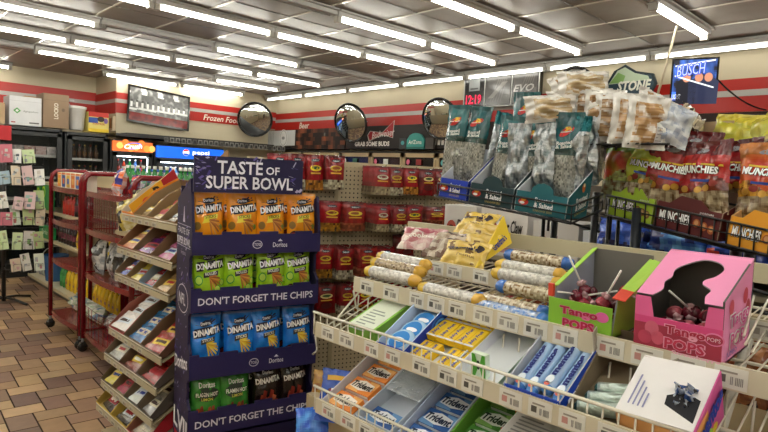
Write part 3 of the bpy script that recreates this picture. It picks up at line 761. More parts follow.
rowof(mgreen, 5, 4.72, 4.3, 1.33, 'green soda bottle on the top shelf next to the brown cartons', 'bottle', 'green soda bottles near the chip display', 'juice_bottle')
rowof(mgreen, 3, 8.93, 8.62, .98, 'green bottle on the shelf behind the card rack', 'bottle', 'green bottles behind the card rack', 'juice_bottle')
# green display cards and cartons left of the cart
m = MB('card'); m.box((GX+.02, 7.95, 1.0), (GX+.05, 8.55, 1.31), '1c8a44'); m.disc((GX+.019, 8.30,1.22), BY, UZ, .075,.075,'b9d83a'); m.disc((GX+.018, 8.30,1.22), BY, UZ, .05,.05,'5aa02a')
solo('soda_display_card', m, 'green card display with a lime emblem on the left shelving', 'display card')
m = MB('card'); m.disc((GX-.011,8.42,1.20), BY, UZ, .085,.085,'2a9a3e'); m.disc((GX-.013,8.42,1.20), BY, UZ, .07,.07,'c4dc3c'); m.disc((GX-.015,8.42,1.20), BY, UZ, .045,.05,'6aa828', n=12); m.box((GX-.012,8.50,1.11),(GX-.006,8.34,1.29),'2a9a3e')
solo('round_lime_sign', m, 'round green sign with a lime on the shelf edge left of the cart', 'sign')
def gc(m, *a): pass
m = MB('card'); m.box((GX+.02,8.02,.635),(GX+.09,8.5,.78),'1f8a46'); m.text('Sprite', (GX+.019,8.25,.71), BY, UZ, h=.08, w=.26, col='e8f4e0', shear=.2)
m.box((GX+.02,7.9,.40),(GX+.2,8.3,.6),'1f8a46') if False else None
solo('soda_carton', m, 'green soda carton with white lettering on the left shelving', 'carton', bevel=.004)
# blue bucket
m = MB('gloss'); m.lathe([(.115,0),(.12,.01),(.15,.32),(.155,.33),(.15,.335),(.14,.325),(.11,.03)], '2f6aa8', n=24)
t = thing('blue_bucket', 'blue plastic bucket on the bottom shelf left of the red cart', 'bucket', (GX+.16, 8.28, .081)); part('tub', m, t)
m = MB('gloss'); m.tube([(.15*math.cos(a), .02, .32+.12*math.sin(a)) for a in [PI*k/8 for k in range(9)]], .006, 'd8d8d8'); part('handle', m, t)
# pale cleaning packs standing in the bucket region
for i in range(4):
    me = bag_mesh('cleaning_pack', .16, .16, .06, lambda u, v, i=i: mix('c8d0d4', ['8aa0b0','b0b8a0','9a9aa8','d0c8b8'][i], .5+.6*noise.noise(Vector((u*5,v*5,i+9)))), nx=8, ny=8, seed=i+3)
    bagobj('cleaning_pack', me, f'{["pale","grey","bluish","off white"][i]} wrapped pack on the floor level shelf near the blue bucket', 'pack', (GX+.12, 8.52+.12*i-.0, .082), -PI/2+.1*i)

# ---------------------------------------------------------------- red carts
RED = '780f1a'
def cart(y0, y1, label, wire):
    xa, xb = 1.62, 1.98
    t = thing('red_cart', label, 'cart', ((xa+xb)/2, (y0+y1)/2, 0))
    for y in (y0, y1):
        h = 1.53
        p = MB('gloss'); r = .021
        pts = [(xa,y,.12),(xa,y,h-.09),(xa+.012,y,h-.035),(xa+.05,y,h-.005),(xb-.05,y,h-.005),(xb-.012,y,h-.035),(xb,y,h-.09),(xb,y,.12)]
        p.tube(pts, r, RED, n=8); part('end_frame', p, t, world=True)
        for x in (xa, xb):
            w = MB('gloss'); w.tube([(x,y,.12),(x,y,.075)], .012, '777777'); w.M = Matrix.Translation((x,y,.04)) @ Matrix.Rotation(PI/2,4,'X'); w.lathe([(.0,-.014),(.038,-.014),(.04,-.01),(.04,.01),(.038,.014)], '18181a', n=14); w.M = None
            w.box((x-.02,y-.02,.05),(x+.02,y+.02,.085),'2a2a2c'); part('caster', w, t, world=True)
    for z in (.17, .68, 1.05, 1.36):
        s = MB('gloss'); s.box((xa,y0,z-.012),(xb,y1,z),RED); n = 8
        # bowed front lip
        for x, sg in ((xa,-1),(xb,1)):
            for k in range(n):
                u0, u1 = k/n, (k+1)/n; f = lambda u: x+sg*.035*math.sin(PI*u)
                ya, yb = y0+(y1-y0)*u0, y0+(y1-y0)*u1
                s.add([(f(u0),ya,z-.022),(f(u1),yb,z-.022),(f(u1),yb,z+.022),(f(u0),ya,z+.022),(f(u0)-sg*.008,ya,z-.022),(f(u1)-sg*.008,yb,z-.022),(f(u1)-sg*.008,yb,z+.022),(f(u0)-sg*.008,ya,z+.022)],
                      [(0,1,2,3),(7,6,5,4),(3,2,6,7),(0,4,5,1)], RED)
                s.add([(x,ya,z),(f(u0),ya,z),(f(u1),yb,z),(x,yb,z)],[(0,1,2,3)],RED)
        part('shelf', s, t, world=True)
    if wire:
        w = MB('gloss')
        for y in (y0,):
            for k in range(1,8):
                x = xa+(xb-xa)*k/8; w.tube([(x,y,.18),(x,y,1.5)], .0022, RED, n=4)
            for k in range(26): z = .2+.05*k; w.tube([(xa,y,z),(xb,y,z)], .002, RED, n=4)
        part('end_grid', w, t, world=True)
        w = MB('gloss')
        for k in range(1,14):
            y = y0+(y1-y0)*k/14; w.tube([(xb,y,.18),(xb,y,1.36)], .0022, RED, n=4)
        for k in range(17): z = .2+.07*k; w.tube([(xb,y0,z),(xb,y1,z)], .0022, RED, n=4)
        for k in range(1,11):
            y = y0+(y1-y0)*k/11; w.tube([(xa-.03*math.sin(PI*k/11),y,.18),(xa-.03*math.sin(PI*k/11),y,.42)], .0022, RED, n=4)
        for z_a, z_b in ((1.09,1.34),):
            for k in range(1,20): y = y0+(y1-y0)*k/20; w.tube([(xa-.035*math.sin(PI*k/20),y,z_a),(xa-.035*math.sin(PI*k/20),y,z_b)], .0022, RED, n=4)
            for q2 in range(6): z = z_a+(z_b-z_a)*q2/5; w.tube([(xa-.035*math.sin(PI*q/8),y0+(y1-y0)*q/8,z) for q in range(9)], .0022, RED, n=4)
        for k in range(5): z = .2+.055*k; w.tube([(xa-.03*math.sin(PI*q/8),y0+(y1-y0)*q/8,z) for q in range(9)], .0022, RED, n=4)
        part('wire_grid', w, t, world=True)
    return t
cart(5.36, 6.24, 'red metal display cart on casters, the one farther from the camera', False)
cart(4.22, 5.28, 'red metal display cart with wire mesh, nearer and beside the candy shelves', True)
# goods on the carts
orange_blue = ['e8963a','2b5aa8','e8c050','e07a2a','3a6ac0','f0b060']
for i in range(6):
    m = MB('card'); m.box((0,0,0),(.115,.10,.155), 'e6dcc8'); m.box((.01,-.001,.02),(.105,0,.13), orange_blue[i]); m.box((.03,-.002,.05),(.085,-.001,.10), orange_blue[(i+2) % 6]); m.box((.0,-.0015,.135),(.115,0,.15),'e8843a')
    solo('snack_carton', m, f'small snack carton, {ORD[i]} from the left on top of the farther red cart', 'box', (1.66, 6.19-i*.135, 1.361), -PI/2, bevel=.002)
def crumple(cols, seed, w=.2, h=.2, d=.12, mt='film'):
    return bag_mesh('bag', w, h, d, lambda u, v: mix(cols[0], cols[1], .5+1.3*noise.noise(Vector((u*6, v*6, seed)))) if noise.noise(Vector((u*3, v*3, seed+4))) < .22 else H(cols[2]), nx=14, ny=14, seed=seed, wr=.012, mt=mt)
for i in range(5):
    me = crumple([('dfe0de','8f969c','3a3a3c'),('e4e4e0','b0b4b8','c8b23a'),('d8dadc','7a8084','2a2a2c')][i % 3], 30+i, .22, .31, .11)
    bagobj('chip_bag', me, f'white and black snack bag, {ORD[i]} from the left on the near red cart', 'snack bag', (1.70+.05*(i % 2), 5.14-i*.19, .692), -PI/2, -.08)
for i in range(4):
    me = crumple(('e8e6de','a8c0a0','7a9ab8'), 50+i, .22, .15, .14)
    bagobj('white_pack', me, f'white and pale green pack, {ORD[i]} from the left low in the farther red cart', 'pack', (1.80, 6.1-i*.2, .182), -PI/2, -.3)
for i in range(4):
    me = crumple(('cfd4d0','8a6a60','5a7aa0'), 60+i, .2, .14, .14)
    bagobj('white_pack', me, f'pale crumpled pack, {ORD[i]} from the left low behind the cart wire', 'pack', (1.80, 5.13-i*.2, .182), -PI/2, -.3)
me = crumple(('e86a28','f0f0f4','2c2a86'), 71, .20, .23, .09)
bagobj('candy_bag', me, 'orange white and purple bag on top of the nearer red cart', 'snack bag', (1.66, 4.66, 1.362), -PI/2-.2, -.2)
for i, c in enumerate([('3a2a5a','7a2a3a','c8302a'),('2a7a3a','3a2a6a','b0b0c0'),('8a2030','c0a040','3a3a5a')]):
    bagobj('candy_bag', crumple(c, 75+i, .2, .18, .08), f'{["dark purple","green and violet","dark red"][i]} bag lying behind the orange bag on the nearer cart', 'snack bag', (1.86, 4.86-i*.20, 1.362), -PI/2, -.3)
for i, c in enumerate([('c9a83a','e8dca0','3a2a24'),('d8c060','2a2420','e0d8b0'),('b89838','e8e0c0','4a3a2a')]):
    bagobj('chip_bag', crumple(c, 85+i, .22, .24, .12), f'yellow and black crumpled bag, {ORD[i]} from the left beside the top candy shelf', 'snack bag', (1.38+.05*i, 3.72-.14*i, 1.19+.0*i), -PI/2, -.2) if False else None

# ---------------------------------------------------------------- greeting card spinner rack at far left
def card_rack():
    bx, by_ = P(2, 284, z=0).x, 8.1
    bx = 1.50
    t = thing('card_rack', 'black wire spinner rack holding greeting cards at the left edge', 'rack', (bx, 7.6, 0))
    b = MB('metal'); b.tube([(0,0,.02),(0,0,1.75)], .022, '1a1a1a', n=8)
    part('pole', b, t)
    f = MB('metal')
    for k in range(4):
        a = PI/2*k+.5; f.tube([(0,0,.06),(.16*math.cos(a),.16*math.sin(a),.05),(.34*math.cos(a),.34*math.sin(a),.015)], .014, '1a1a1a')
    part('base_leg', f, t)
    return t, bx
rk, bx = card_rack()
cc = ['e6e2da','cfd6c8','d6b8b8','c8d8a8','a8c0cc','d8c8b0','e8e8e4','b8c890','c06a78','d8d4d0']
ci = 0
hs = [.40,.62,.86,1.10,1.33,1.54]
for lvl in range(6):
    z = hs[lvl]
    pk = MB('metal')
    for k in range(4):
        px0 = bx-.05+.10*k; yy0 = 7.43-.02*k; zz = z+.03*((k*3+lvl) % 3-1)
        pk.tube([(px0,yy0+.02,zz),(px0,yy0-.035,zz),(px0,yy0-.035,zz+.09),(px0+.075,yy0-.035,zz+.09),(px0+.075,yy0-.035,zz),(px0+.075,yy0+.02,zz)], .003, '2a2a2a', n=4)
    pk.tube([(bx,7.6,z),(bx,7.45,z)], .005, '2a2a2a', n=4); pk.tube([(bx-.05,7.45,z),(bx+.34,7.39,z)], .005, '2a2a2a', n=4)
    pk.tube([(bx,7.6,z+.05),(bx+.2,7.41,z+.05)], .005, '2a2a2a', n=4)
    part('wire_pocket', pk, rk, world=True)
    for k in range(4):
        if (lvl, k) in ((0,0),(5,3)): continue
        c = R_.choice(cc); c2 = R_.choice(cc)
        w_c = R_.uniform(.085,.12); h_c = R_.uniform(.14,.22)
        m = MB('card'); m.box((0,0,0),(w_c,.006,h_c),c)
        for q in range(5): u_ = R_.uniform(.08,.6); v_ = R_.uniform(.05,.75); m.box((w_c*u_,-.001-.0003*q,h_c*v_),(w_c*min(.95,u_+R_.uniform(.1,.4)),0,h_c*min(.95,v_+R_.uniform(.05,.25))),mix(c2,R_.choice(['303840','b04a5a','4a6a8a','8a6a4a','6aa050']),R_.uniform(.2,.9)))
        solo('greeting_card', m, f'greeting card, {ORD[k]} from left in the {ORD[lvl]} row up the spinner rack', 'card', (bx-.075+.108*k, 7.40-.012*k, z+.03*((k*3+lvl) % 3-1)+.004), -.1+R_.uniform(-.5,.4), -.16, R_.uniform(-.16,.16))
# ================================================================ CHIP DISPLAY (cardboard tower)
DA = (1.15, 2.345); DYAW = -.21; DW = .605; DD = .27; HW = .50
def zD(px, py): return P(px, py, X=None, Y=2.35-.0).z
# heights from the floor
Z_TOP = 1.672; Z_HB = 1.525
NAVY = '221c44'; NAVY2 = '2a2456'
def navy_marks(m, o, ux, uy, w, h, n, seed, excl=None):
    r = random.Random(seed)
    for k in range(n):
        x = r.uniform(.02, .98)*w; y = r.uniform(.02,.98)*h
        if excl and excl[0] < x/w < excl[1] and excl[2] < y/h < excl[3]: continue
        a = r.uniform(-1.2, 1.2); l = r.uniform(.004,.013); t = r.uniform(.002,.006)
        c = r.choice(['6a5aa8','8a84b8','b0aac8','4a3c8a','5a4a98'])
        dx, dy = l*math.cos(a), l*math.sin(a)
        m.poly(Vector(o)+Vector(ux)*x+Vector(uy)*y, ux, uy, [(-dx-t,-dy),(-dx+t,-dy-t),(dx+t,dy),(dx-t,dy+t)], c)
disp = thing('chip_display', 'navy cardboard chip display tower reading taste of super bowl', 'display stand', (DA[0], DA[1], 0), DYAW)
# local frame: x right along the front, y depth, z up
lips = [(1.262, 1.336), (1.010, 1.090), (.712, .795), (.455, .545)]
m = MB('card')
m.box((.012,DD-.012,0),(DW-.012,DD,Z_TOP-.14),'1c1838'); part('back_board', m, disp)
for sd, x0, x1 in (('left',0,.012),('right',DW-.012,DW)):
    m = MB('card')
    pts = [(0,0),(DD,0),(DD,Z_TOP-.02),(.02,Z_TOP-.16),(0,1.33)]
    for zl, zt in lips[1:][::1]: pass
    prof = [(DD,0),(DD,Z_TOP-.20),(.05,Z_TOP-.1)] if sd == 'left' else [(DD,0),(DD,Z_TOP-.20),(.05,Z_TOP-.18)]
    # scalloped front edge
    prof += [(.03,Z_HB-.02)]
    for k, (zl, zt) in enumerate(lips):
        prof += [(.0,zt+.015),(.0,zl-.01)]
        if k < 3: zn = lips[k+1][1]; prof += [(.035,zl-.04),(.035,zn+.05)]
    prof += [(0,0)]
    # slab in yz plane
    m.slab([(x0,y,z) for y,z in prof], (-1,0,0), .012, NAVY)
    if sd == 'left':
        o = (-.001,DD,0); ux = (0,-1,0); uy = (0,0,1)
        navy_marks(m, (-.0006,DD,0.02), ux, uy, DD-.04, Z_TOP-.05, 150, 5)
        m.text('TASTE OF', (-.002,DD*.5,1.335), ux, uy, h=.028, w=.2, col='e8e6f0', bold=.01); m.text('SUPER BOWL', (-.002,DD*.5,1.29), ux, uy, h=.034, w=.24, col='e8e6f0', bold=.02)
        m.poly((-.002,DD*.5,1.36), ux, uy, [(-.12,0),(.12,0),(.12,.003),(-.12,.003)],'c8c4dc'); m.poly((-.002,DD*.5,1.265), ux, uy, [(-.12,0),(.12,0),(.12,.003),(-.12,.003)],'c8c4dc')
        m.poly((-.002,DD*.5,1.375), ux, uy, [(-.02,0),(.02,0),(.012,.03),(.004,.07),(-.004,.07),(-.012,.03)], 'd8d4e8')
        m.text('WEEKS', (-.002,DD*.5,1.235), ux, uy, h=.014, w=.09, col='c8c4dc')
        m.disc((-.001,DD*.5,1.03), ux, uy, .10,.065,'e8e6f0'); m.disc((-.0015,DD*.5,1.03), ux, uy, .094,.06,NAVY); m.text('NFL', (-.003,DD*.5,1.03), ux, uy, h=.05, w=.12, col='e8e6f0', bold=.02)
        m.text('Doritos', (-.003,DD*.5,.74), ux, uy, h=.06, w=.24, col='e8e6f0', shear=.2, bold=.02, rot=.2)
        m.text('LVII', (-.003,DD*.45,.46), ux, uy, h=.09, w=.25, col='f4f2fa', bold=.03); m.poly((-.002,DD*.5,.36), ux, uy, [(-.10,.0),(.1,.0),(.1,.035),(-.1,.035)], 'c8303a')
    part('side_panel', m, disp)
for k, (zl, zt) in enumerate(lips):
    m = MB('card'); zf = zl-.015
    m.box((.012,.004,zf-.006),(DW-.012,DD-.012,zf),'2a2450'); m.box((0,-.004,zl-.02),(DW,.008,zt-.012), NAVY2)
    # wavy top edge of the lip with notches
    for q in range(14):
        x0 = DW*q/14; x1 = DW*(q+1)/14; hh = .018 if q % 4 in (0,3) else .006
        m.box((x0,-.004,zt-.012),(x1,.008,zt-.012+hh), NAVY2)
    part('tray', m, disp)
    m = MB('card'); f = -.0046
    if k in (1, 3): m.text("DON'T FORGET THE CHIPS", (DW/2,f,(zl+zt)/2-.012), UX, UZ, h=.034, w=DW*.90, col='e8e6f4', bold=.015)
    else:
        m.disc((DW*.48,f,(zl+zt)/2-.015), UX, UZ, .023,.019,'e8e6f4'); m.disc((DW*.48,f-.0006,(zl+zt)/2-.015), UX, UZ, .020,.016,NAVY2); m.text('TOSS', (DW*.48,f-.001,(zl+zt)/2-.015), UX, UZ, h=.013, w=.032, col='e8e6f4', bold=.01)
        m.text('Doritos', (DW*.66,f,(zl+zt)/2-.018), UX, UZ, h=.022, w=.07, col='e8e6f4', bold=.01); m.poly((DW*.66,f,(zl+zt)/2-.002), UX, UZ, [(-.012,0),(.012,0),(0,.012)], 'e8e6f4')
    part('lip_print', m, disp)
m = MB('card'); m.box((.0,-.006,Z_HB-.01),(HW,.006,Z_TOP),NAVY)
navy_marks(m, (0,-.0066,Z_HB), UX, UZ, HW, Z_TOP-Z_HB, 130, 9, (.13,.88,.12,.9))
m.text('TASTE', (HW*.40,-.0085,Z_TOP-.046), UX, UZ, h=.058, w=.205, col='f2f0fa', bold=.02); m.text('OF', (HW*.70,-.0085,Z_TOP-.054), UX, UZ, h=.036, w=.065, col='f2f0fa', bold=.02)
m.text('SUPER BOWL', (HW*.5,-.0085,Z_TOP-.112), UX, UZ, h=.056, w=.40, col='f2f0fa', bold=.02)
m.text('0', (DW*.72,-.009,Z_TOP-.112), UX, UZ, h=.02, w=.003, col=NAVY) if False else None
part('header', m, disp)
m = MB('card'); m.box((.012,.004,0),(DW-.012,.012,.42),NAVY); part('base_panel', m, disp)

def dina(base, base2, dark, name, style=0, seed=1):
    def col(u, v):
        n = noise.noise(Vector((u*4, v*6, seed)))
        c = mix(base, base2, .35+.9*n)
        if v > .955 or v < .045: c = mix(base, '8a8a8a', .3)
        return c
    def dec(mb, S):
        if style < 3:
            # slanted black burst behind the logo
            dpoly(mb, S, [(.10,.60),(.92,.66),(.95,.82),(.12,.76)], dark)
            dpoly(mb, S, [(.30,.50),(.74,.54),(.76,.62),(.30,.58)], '2a2a2a' if style else 'e8d83a')
            ddisc(mb, S, .5, .84, .2, .05, dark, rot=.1)
            for k in range(7): a = k*.9; dpoly(mb, S, [(.45,.80),(.55,.80),(.5+.36*math.cos(a*.5),.86+.05*math.sin(a)),(.48+.34*math.cos(a*.5),.87+.05*math.sin(a))], dark, n=2)
            dtext(mb, S, 'DINAMITA', .52, .71, .86, .105, 'ffffff', rot=.10, bold=.04, asp=1.4)
            dtext(mb, S, 'Doritos', .48, .845, .30, .05, 'f4f4f4', rot=.05, bold=.02, asp=1.4)
            dtext(mb, S, 'STICKS' if style != 1 else 'ROLLED', .52, .575, .36, .05, '1a1a1a' if style == 0 else 'f0f0e0', rot=.08, bold=.02, asp=1.4)
            # fan of sticks
            for k in range(7):
                a = -1.35+k*.38; cx, cy = .38, .38
                dx, dy = math.cos(a)*.36, math.sin(a)*.16
                px_, py_ = -math.sin(a)*.024, math.cos(a)*.018
                if style == 2: c = ['e8c838','d8a828','f0d858'][k % 3]
                else: c = ['b8702e','d8983e','9a5624'][k % 3]
                ox = .40+.07*math.sin(k*2.1)
                dpoly(mb, S, [(ox,.42),(ox+.05,.44),(ox+dx*1.0+.05,.42+dy-.18),(ox+dx-.02,.40+dy-.18)] if False else [(cx+.10-px_,cy+.14-py_),(cx+.10+px_,cy+.14+py_),(cx+.12+dx+px_,cy+.08+dy+py_-.05),(cx+.12+dx-px_,cy+.08+dy-py_-.05)], c, off=.0012+.0003*k, n=4)
            if style == 1:
                for (a, b, r) in ((.16,.46,.12),(.74,.30,.12),(.88,.42,.09)):
                    ddisc(mb, S, a, b, r, r*.7, '3f9a2a', off=.0016); ddisc(mb, S, a, b, r*.75, r*.52, 'b8d850', off=.002)
            if style == 0:
                ddisc(mb, S, .13, .42, .10, .07, '8a6a2a', off=.0015); ddisc(mb, S, .86, .40, .07, .05, '6a8a2a', off=.0015)
                dpoly(mb, S, [(.25,.46),(.75,.50),(.65,.54),(.3,.52)], 'f0dc3a')
            ddisc(mb, S, .15, .25, .13, .065, '2a120c', off=.0018, rot=.3); ddisc(mb, S, .15, .25, .09, .045, '8a2a1a', off=.0022, rot=.3)
        elif style == 3:
            ddisc(mb, S, .5, .60, .40, .12, '2a3a2a'); dtext(mb, S, 'Doritos', .5, .76, .5, .09, 'f0f0e8', bold=.02, asp=1.4); dtext(mb, S, 'FLAMIN HOT', .5, .60, .7, .07, 'e8e8d8', bold=.03, asp=1.4)
            dtext(mb, S, 'LIMON', .5, .52, .36, .05, 'd8d050', bold=.02, asp=1.4)
            for k in range(6):
                cx = .2+.12*k; cy = .3+.05*math.sin(k*2.2); dpoly(mb, S, [(cx-.08,cy-.05),(cx+.08,cy-.04),(cx+.05,cy+.08),(cx-.02,cy+.07)], ['b0522a','8a3a1a','c86a3a'][k % 3], off=.0014+.0003*k)
            ddisc(mb, S, .2, .2, .13, .08, '3f9a2a', off=.003)
        else:
            dpoly(mb, S, [(.06,.60),(.94,.66),(.95,.78),(.08,.72)], '2a0f0c'); dtext(mb, S, 'DINAMITA', .5, .69, .84, .10, 'f0ece4', rot=.08, bold=.04, asp=1.4); dtext(mb, S, 'Doritos', .5, .82, .36, .06, 'f0f0f0', bold=.02, asp=1.4)
            for k in range(7):
                cx = .28+.10*k*.8; cy = .34+.09*math.sin(k*1.9); dpoly(mb, S, [(cx-.08,cy-.07),(cx+.05,cy-.09),(cx+.09,cy+.07),(cx-.03,cy+.1)], ['a8452a','8a2a18','c86a44'][k % 3], off=.0014+.0003*k)
    return bag_mesh(name, .148, .265, .07, col, dec, nx=20, ny=26, seed=seed, wr=.004)
styles = [('f6a41e','f08c14','141414',0,'orange','Lip'), ('a8d82c','8cc01c','141414',1,'lime green',''), ('1874d8','2a96f0','0c1c3c',2,'blue',''), ('46983a','2c7a2c','1a2a1a',3,'dark green',''), ('1c1412','2a1814','1a0c0a',4,'black and red','')]
cs_, sn_ = math.cos(DYAW), math.sin(DYAW)
def dl(x, y, z): return (DA[0]+x*cs_-y*sn_, DA[1]+x*sn_+y*cs_, z)
tier = ['top tray','second tray','third tray','bottom tray']
for k, (zl, zt) in enumerate(lips):
    for i in range(4):
        st = styles[k] if k < 3 else styles[3 if i < 2 else 4]
        me = dina(st[0], st[1], st[2], 'chip_bag', st[3], seed=k*7+i+1)
        x = .085+i*.145; x += (-.006, .004, -.003, .006)[(i+k) % 4]
        bagobj('chip_bag', me, f'{st[4]} chip bag, {ORD[i]} from the left in the {tier[k]}', 'chip bag', dl(x, .045, zl-.0145+.006), DYAW+(.06,-.05,.04,-.07)[(i+k) % 4], -.09, group=None)
    # second row behind
    for i in range(4):
        st = styles[k] if k < 3 else styles[3 if i < 2 else 4]
        me = bpy.data.meshes.get('chip_bag') and [o for o in COL.objects if o.name.startswith('chip_bag')][-4+0].data
        x = .082+i*.147
        bagobj('chip_bag', me, f'{st[4]} chip bag in the rear row, {ORD[i]} from left in the {tier[k]}', 'chip bag', dl(x, .14, zl-.0145+.006), DYAW, -.06)

# ================================================================ PEGBOARD AISLE END with red snack bags
PA = Vector((1.62, 2.78, 0)); PYAW = -.30; PL = 1.5
pc, ps = math.cos(PYAW), math.sin(PYAW)
def pl(x, y, z): return (PA.x+x*pc-y*ps, PA.y+x*ps+y*pc, z)
def ponp(px, py):
    """where the line of sight meets the pegboard plane: (along, height)"""
    v = P(px, py, X=1)-EYE; n = Vector((-ps, pc, 0)); t = (PA-EYE).dot(n)/v.dot(n); h = EYE+v*t; r = h-PA
    return r.x*pc+r.y*ps, h.z
peg = thing('pegboard_gondola', 'tan pegboard gondola panel behind the chip display hung with red bags', 'shelving', (PA.x, PA.y, 0), PYAW)
def pegmat():
    m = bpy.data.materials.new('pegboard'); m.use_nodes = True; nt = m.node_tree; N = nt.nodes; L = nt.links; b = N['Principled BSDF']
    tc = N.new('ShaderNodeTexCoord'); sx = N.new('ShaderNodeSeparateXYZ'); L.new(tc.outputs['Object'], sx.inputs[0])
    outs = []
    for ax in ('X','Z'):
        a = N.new('ShaderNodeMath'); a.operation = 'MULTIPLY'; a.inputs[1].default_value = 1/.0254; L.new(sx.outputs[ax], a.inputs[0])
        f = N.new('ShaderNodeMath'); f.operation = 'FRACT'; L.new(a.outputs[0], f.inputs[0]); s = N.new('ShaderNodeMath'); s.operation = 'SUBTRACT'; s.inputs[1].default_value = .5; L.new(f.outputs[0], s.inputs[0])
        p = N.new('ShaderNodeMath'); p.operation = 'POWER'; p.inputs[1].default_value = 2; L.new(s.outputs[0], p.inputs[0]); outs.append(p)
    ad = N.new('ShaderNodeMath'); ad.operation = 'ADD'; L.new(outs[0].outputs[0], ad.inputs[0]); L.new(outs[1].outputs[0], ad.inputs[1])
    lt = N.new('ShaderNodeMath'); lt.operation = 'LESS_THAN'; lt.inputs[1].default_value = .035; L.new(ad.outputs[0], lt.inputs[0])
    mx = N.new('ShaderNodeMix'); mx.data_type = 'RGBA'; mx.inputs[6].default_value = (*H('c2b292'),1); mx.inputs[7].default_value = (*H('2c241a'),1)
    L.new(lt.outputs[0], mx.inputs[0]); L.new(mx.outputs[2], b.inputs['Base Color']); b.inputs['Roughness'].default_value = .55
    MATS['pegboard'] = m
pegmat()
ztop = ponp(380, 163)[1]-.035
m = MB('pegboard'); m.box((.05,0,.12),(PL,.02,ztop),'c2b292','pegboard'); part('pegboard', m, peg)
m = MB('metal'); m.box((.05,-.006,ztop),(PL,.035,ztop+.03),'c9bb98'); part('top_rail', m, peg)
for x in (.05, .56, 1.17, PL): m = MB('metal'); m.box((x-.012,-.008,0),(x+.012,.03,ztop),'a89a7a'); part('upright', m, peg)
m = MB('metal'); m.box((.30,-.20,0),(PL,.0,.14),'b5a684'); part('base_deck', m, peg)

def red_bag(seed, w, h, c1='a3131c', c2='7c0d14', food='c9842c', win=True, logo='f2d21c'):
    def col(u, v):
        n = noise.noise(Vector((u*5, v*7, seed)))
        if v > .93: return mix(c2, '2a0808', .3)
        if v < .30 and win:
            q = noise.noise(Vector((u*14, v*18, seed*2)))
            return mix(food, '3a160c', .5+q)
        return mix(c1, c2, .4+n)
    def dec(mb, S):
        ddisc(mb, S, .5, .84, .26, .045, '14182c'); dtext(mb, S, 'Sabor', .5, .84, .36, .045, 'f0f0f4', bold=.02, asp=1.6)
        ddisc(mb, S, .50, .62, .34, .085, logo, off=.0012); ddisc(mb, S, .50, .63, .24, .045, ['7a1a10','2a4a1a','8a3a10'][seed % 3], off=.0016)
        dpoly(mb, S, [(.2,.46),(.8,.46),(.8,.50),(.2,.50)], 'e8b030')
        if not win: ddisc(mb, S, .5, .3, .3, .12, '5a0e10')
    return bag_mesh('snack_pouch', w, h, .03, col, dec, nx=10, ny=14, seed=seed, wr=.002)
kinds = [(1,'c9842c',True,'f2d21c'),(2,'d8d0b0',True,'c8a020'),(3,'d89a2c',True,'e8c428'),(4,'6a3a2a',False,'e8d090'),(5,'b05a3a',True,'e0c030'),(6,'c8b890',True,'d8d8c0')]
pouch = {}
def getp(k, w, h):
    key = (k, round(w,3), round(h,3))
    if key not in pouch: pouch[key] = red_bag(kinds[k][0], w, h, ['a3131c','98121c','b01820','8a1018','a0201c','a8141e'][k], ['7c0d14','6a0c12','8a1018','5e0a10','74100f','7c0d14'][k], kinds[k][1], kinds[k][2], kinds[k][3])
    return pouch[key]
# stacks on hooks: (left px, right px, top y, bottom y, kind, how many in depth, row)
hooks = [
 (266,284,152,188,2,3,'top row'),(284,303,152,190,1,3,'top row'),(303,321,153,191,0,3,'top row'),(321,340,154,190,1,4,'top row'),
 (364,383,165,195,5,5,'top row'),(383,399,166,196,1,4,'top row'),(399,414,167,195,0,4,'top row'),(415,431,168,196,3,4,'top row'),(432,448,168,197,3,3,'top row'),
 (317,338,202,234,2,3,'second row'),(338,361,203,233,4,4,'second row'),(366,382,205,233,5,5,'second row'),(384,400,206,233,1,5,'second row'),(400,418,206,232,0,4,'second row'),(421,441,208,226,4,4,'second row'),(444,470,208,228,2,4,'second row'),
 (312,330,249,283,2,3,'third row'),(331,349,249,283,1,4,'third row'),(352,372,249,280,4,4,'third row'),(374,392,250,280,0,3,'third row'),(395,412,238,262,3,3,'third row'),
 (312,333,290,320,3,3,'fourth row'),(335,352,289,320,1,3,'fourth row'),(353,371,289,318,0,3,'fourth row'),(374,394,289,318,5,3,'fourth row'),(395,415,289,318,3,3,'fourth row')]
cnt = {}
for (xa, xb, ya, yb, kd, n, row) in hooks:
    cnt[row] = cnt.get(row, 0)+1
    a, z1 = ponp(xa, ya); b, _ = ponp(xb, ya); _, z0 = ponp((xa+xb)/2, yb)
    # the stack hangs in front of the board: scale to keep it a real pouch
    k_ = .93; w = (b-a)*k_; h = (z1-z0)*k_
    cx = (a+b)/2*.97; zt_ = EYE.z+(z1-EYE.z)*k_
    me = getp(kd, w, h)
    hk = MB('chrome'); hk.tube([(cx,0,zt_-.0),(cx,-.03-n*.034,zt_-.004),(cx,-.045-n*.034,zt_+.008)], .0025, 'b8b8b8', n=5)
    part('hook', hk, peg)
    for q in range(n):
        yq = -.024-q*.034
        nm_ = f'front red snack pouch on hook {ORD[cnt[row]-1]} from the left in the pegboard {row}' if q == n-1 else f'red snack pouch behind the front one on hook {ORD[cnt[row]-1]} of the pegboard {row}'
        grp = None if q == n-1 else f'pouches on hook {cnt[row]} of the {row}'
        bagobj('snack_pouch', me, nm_, 'snack bag', pl(cx+(.002*((q*7) % 3-1)), yq, zt_-h), PYAW+.05*((q*5) % 3-1), 0, 0.02*((q*3+kd) % 3-1), group=grp)
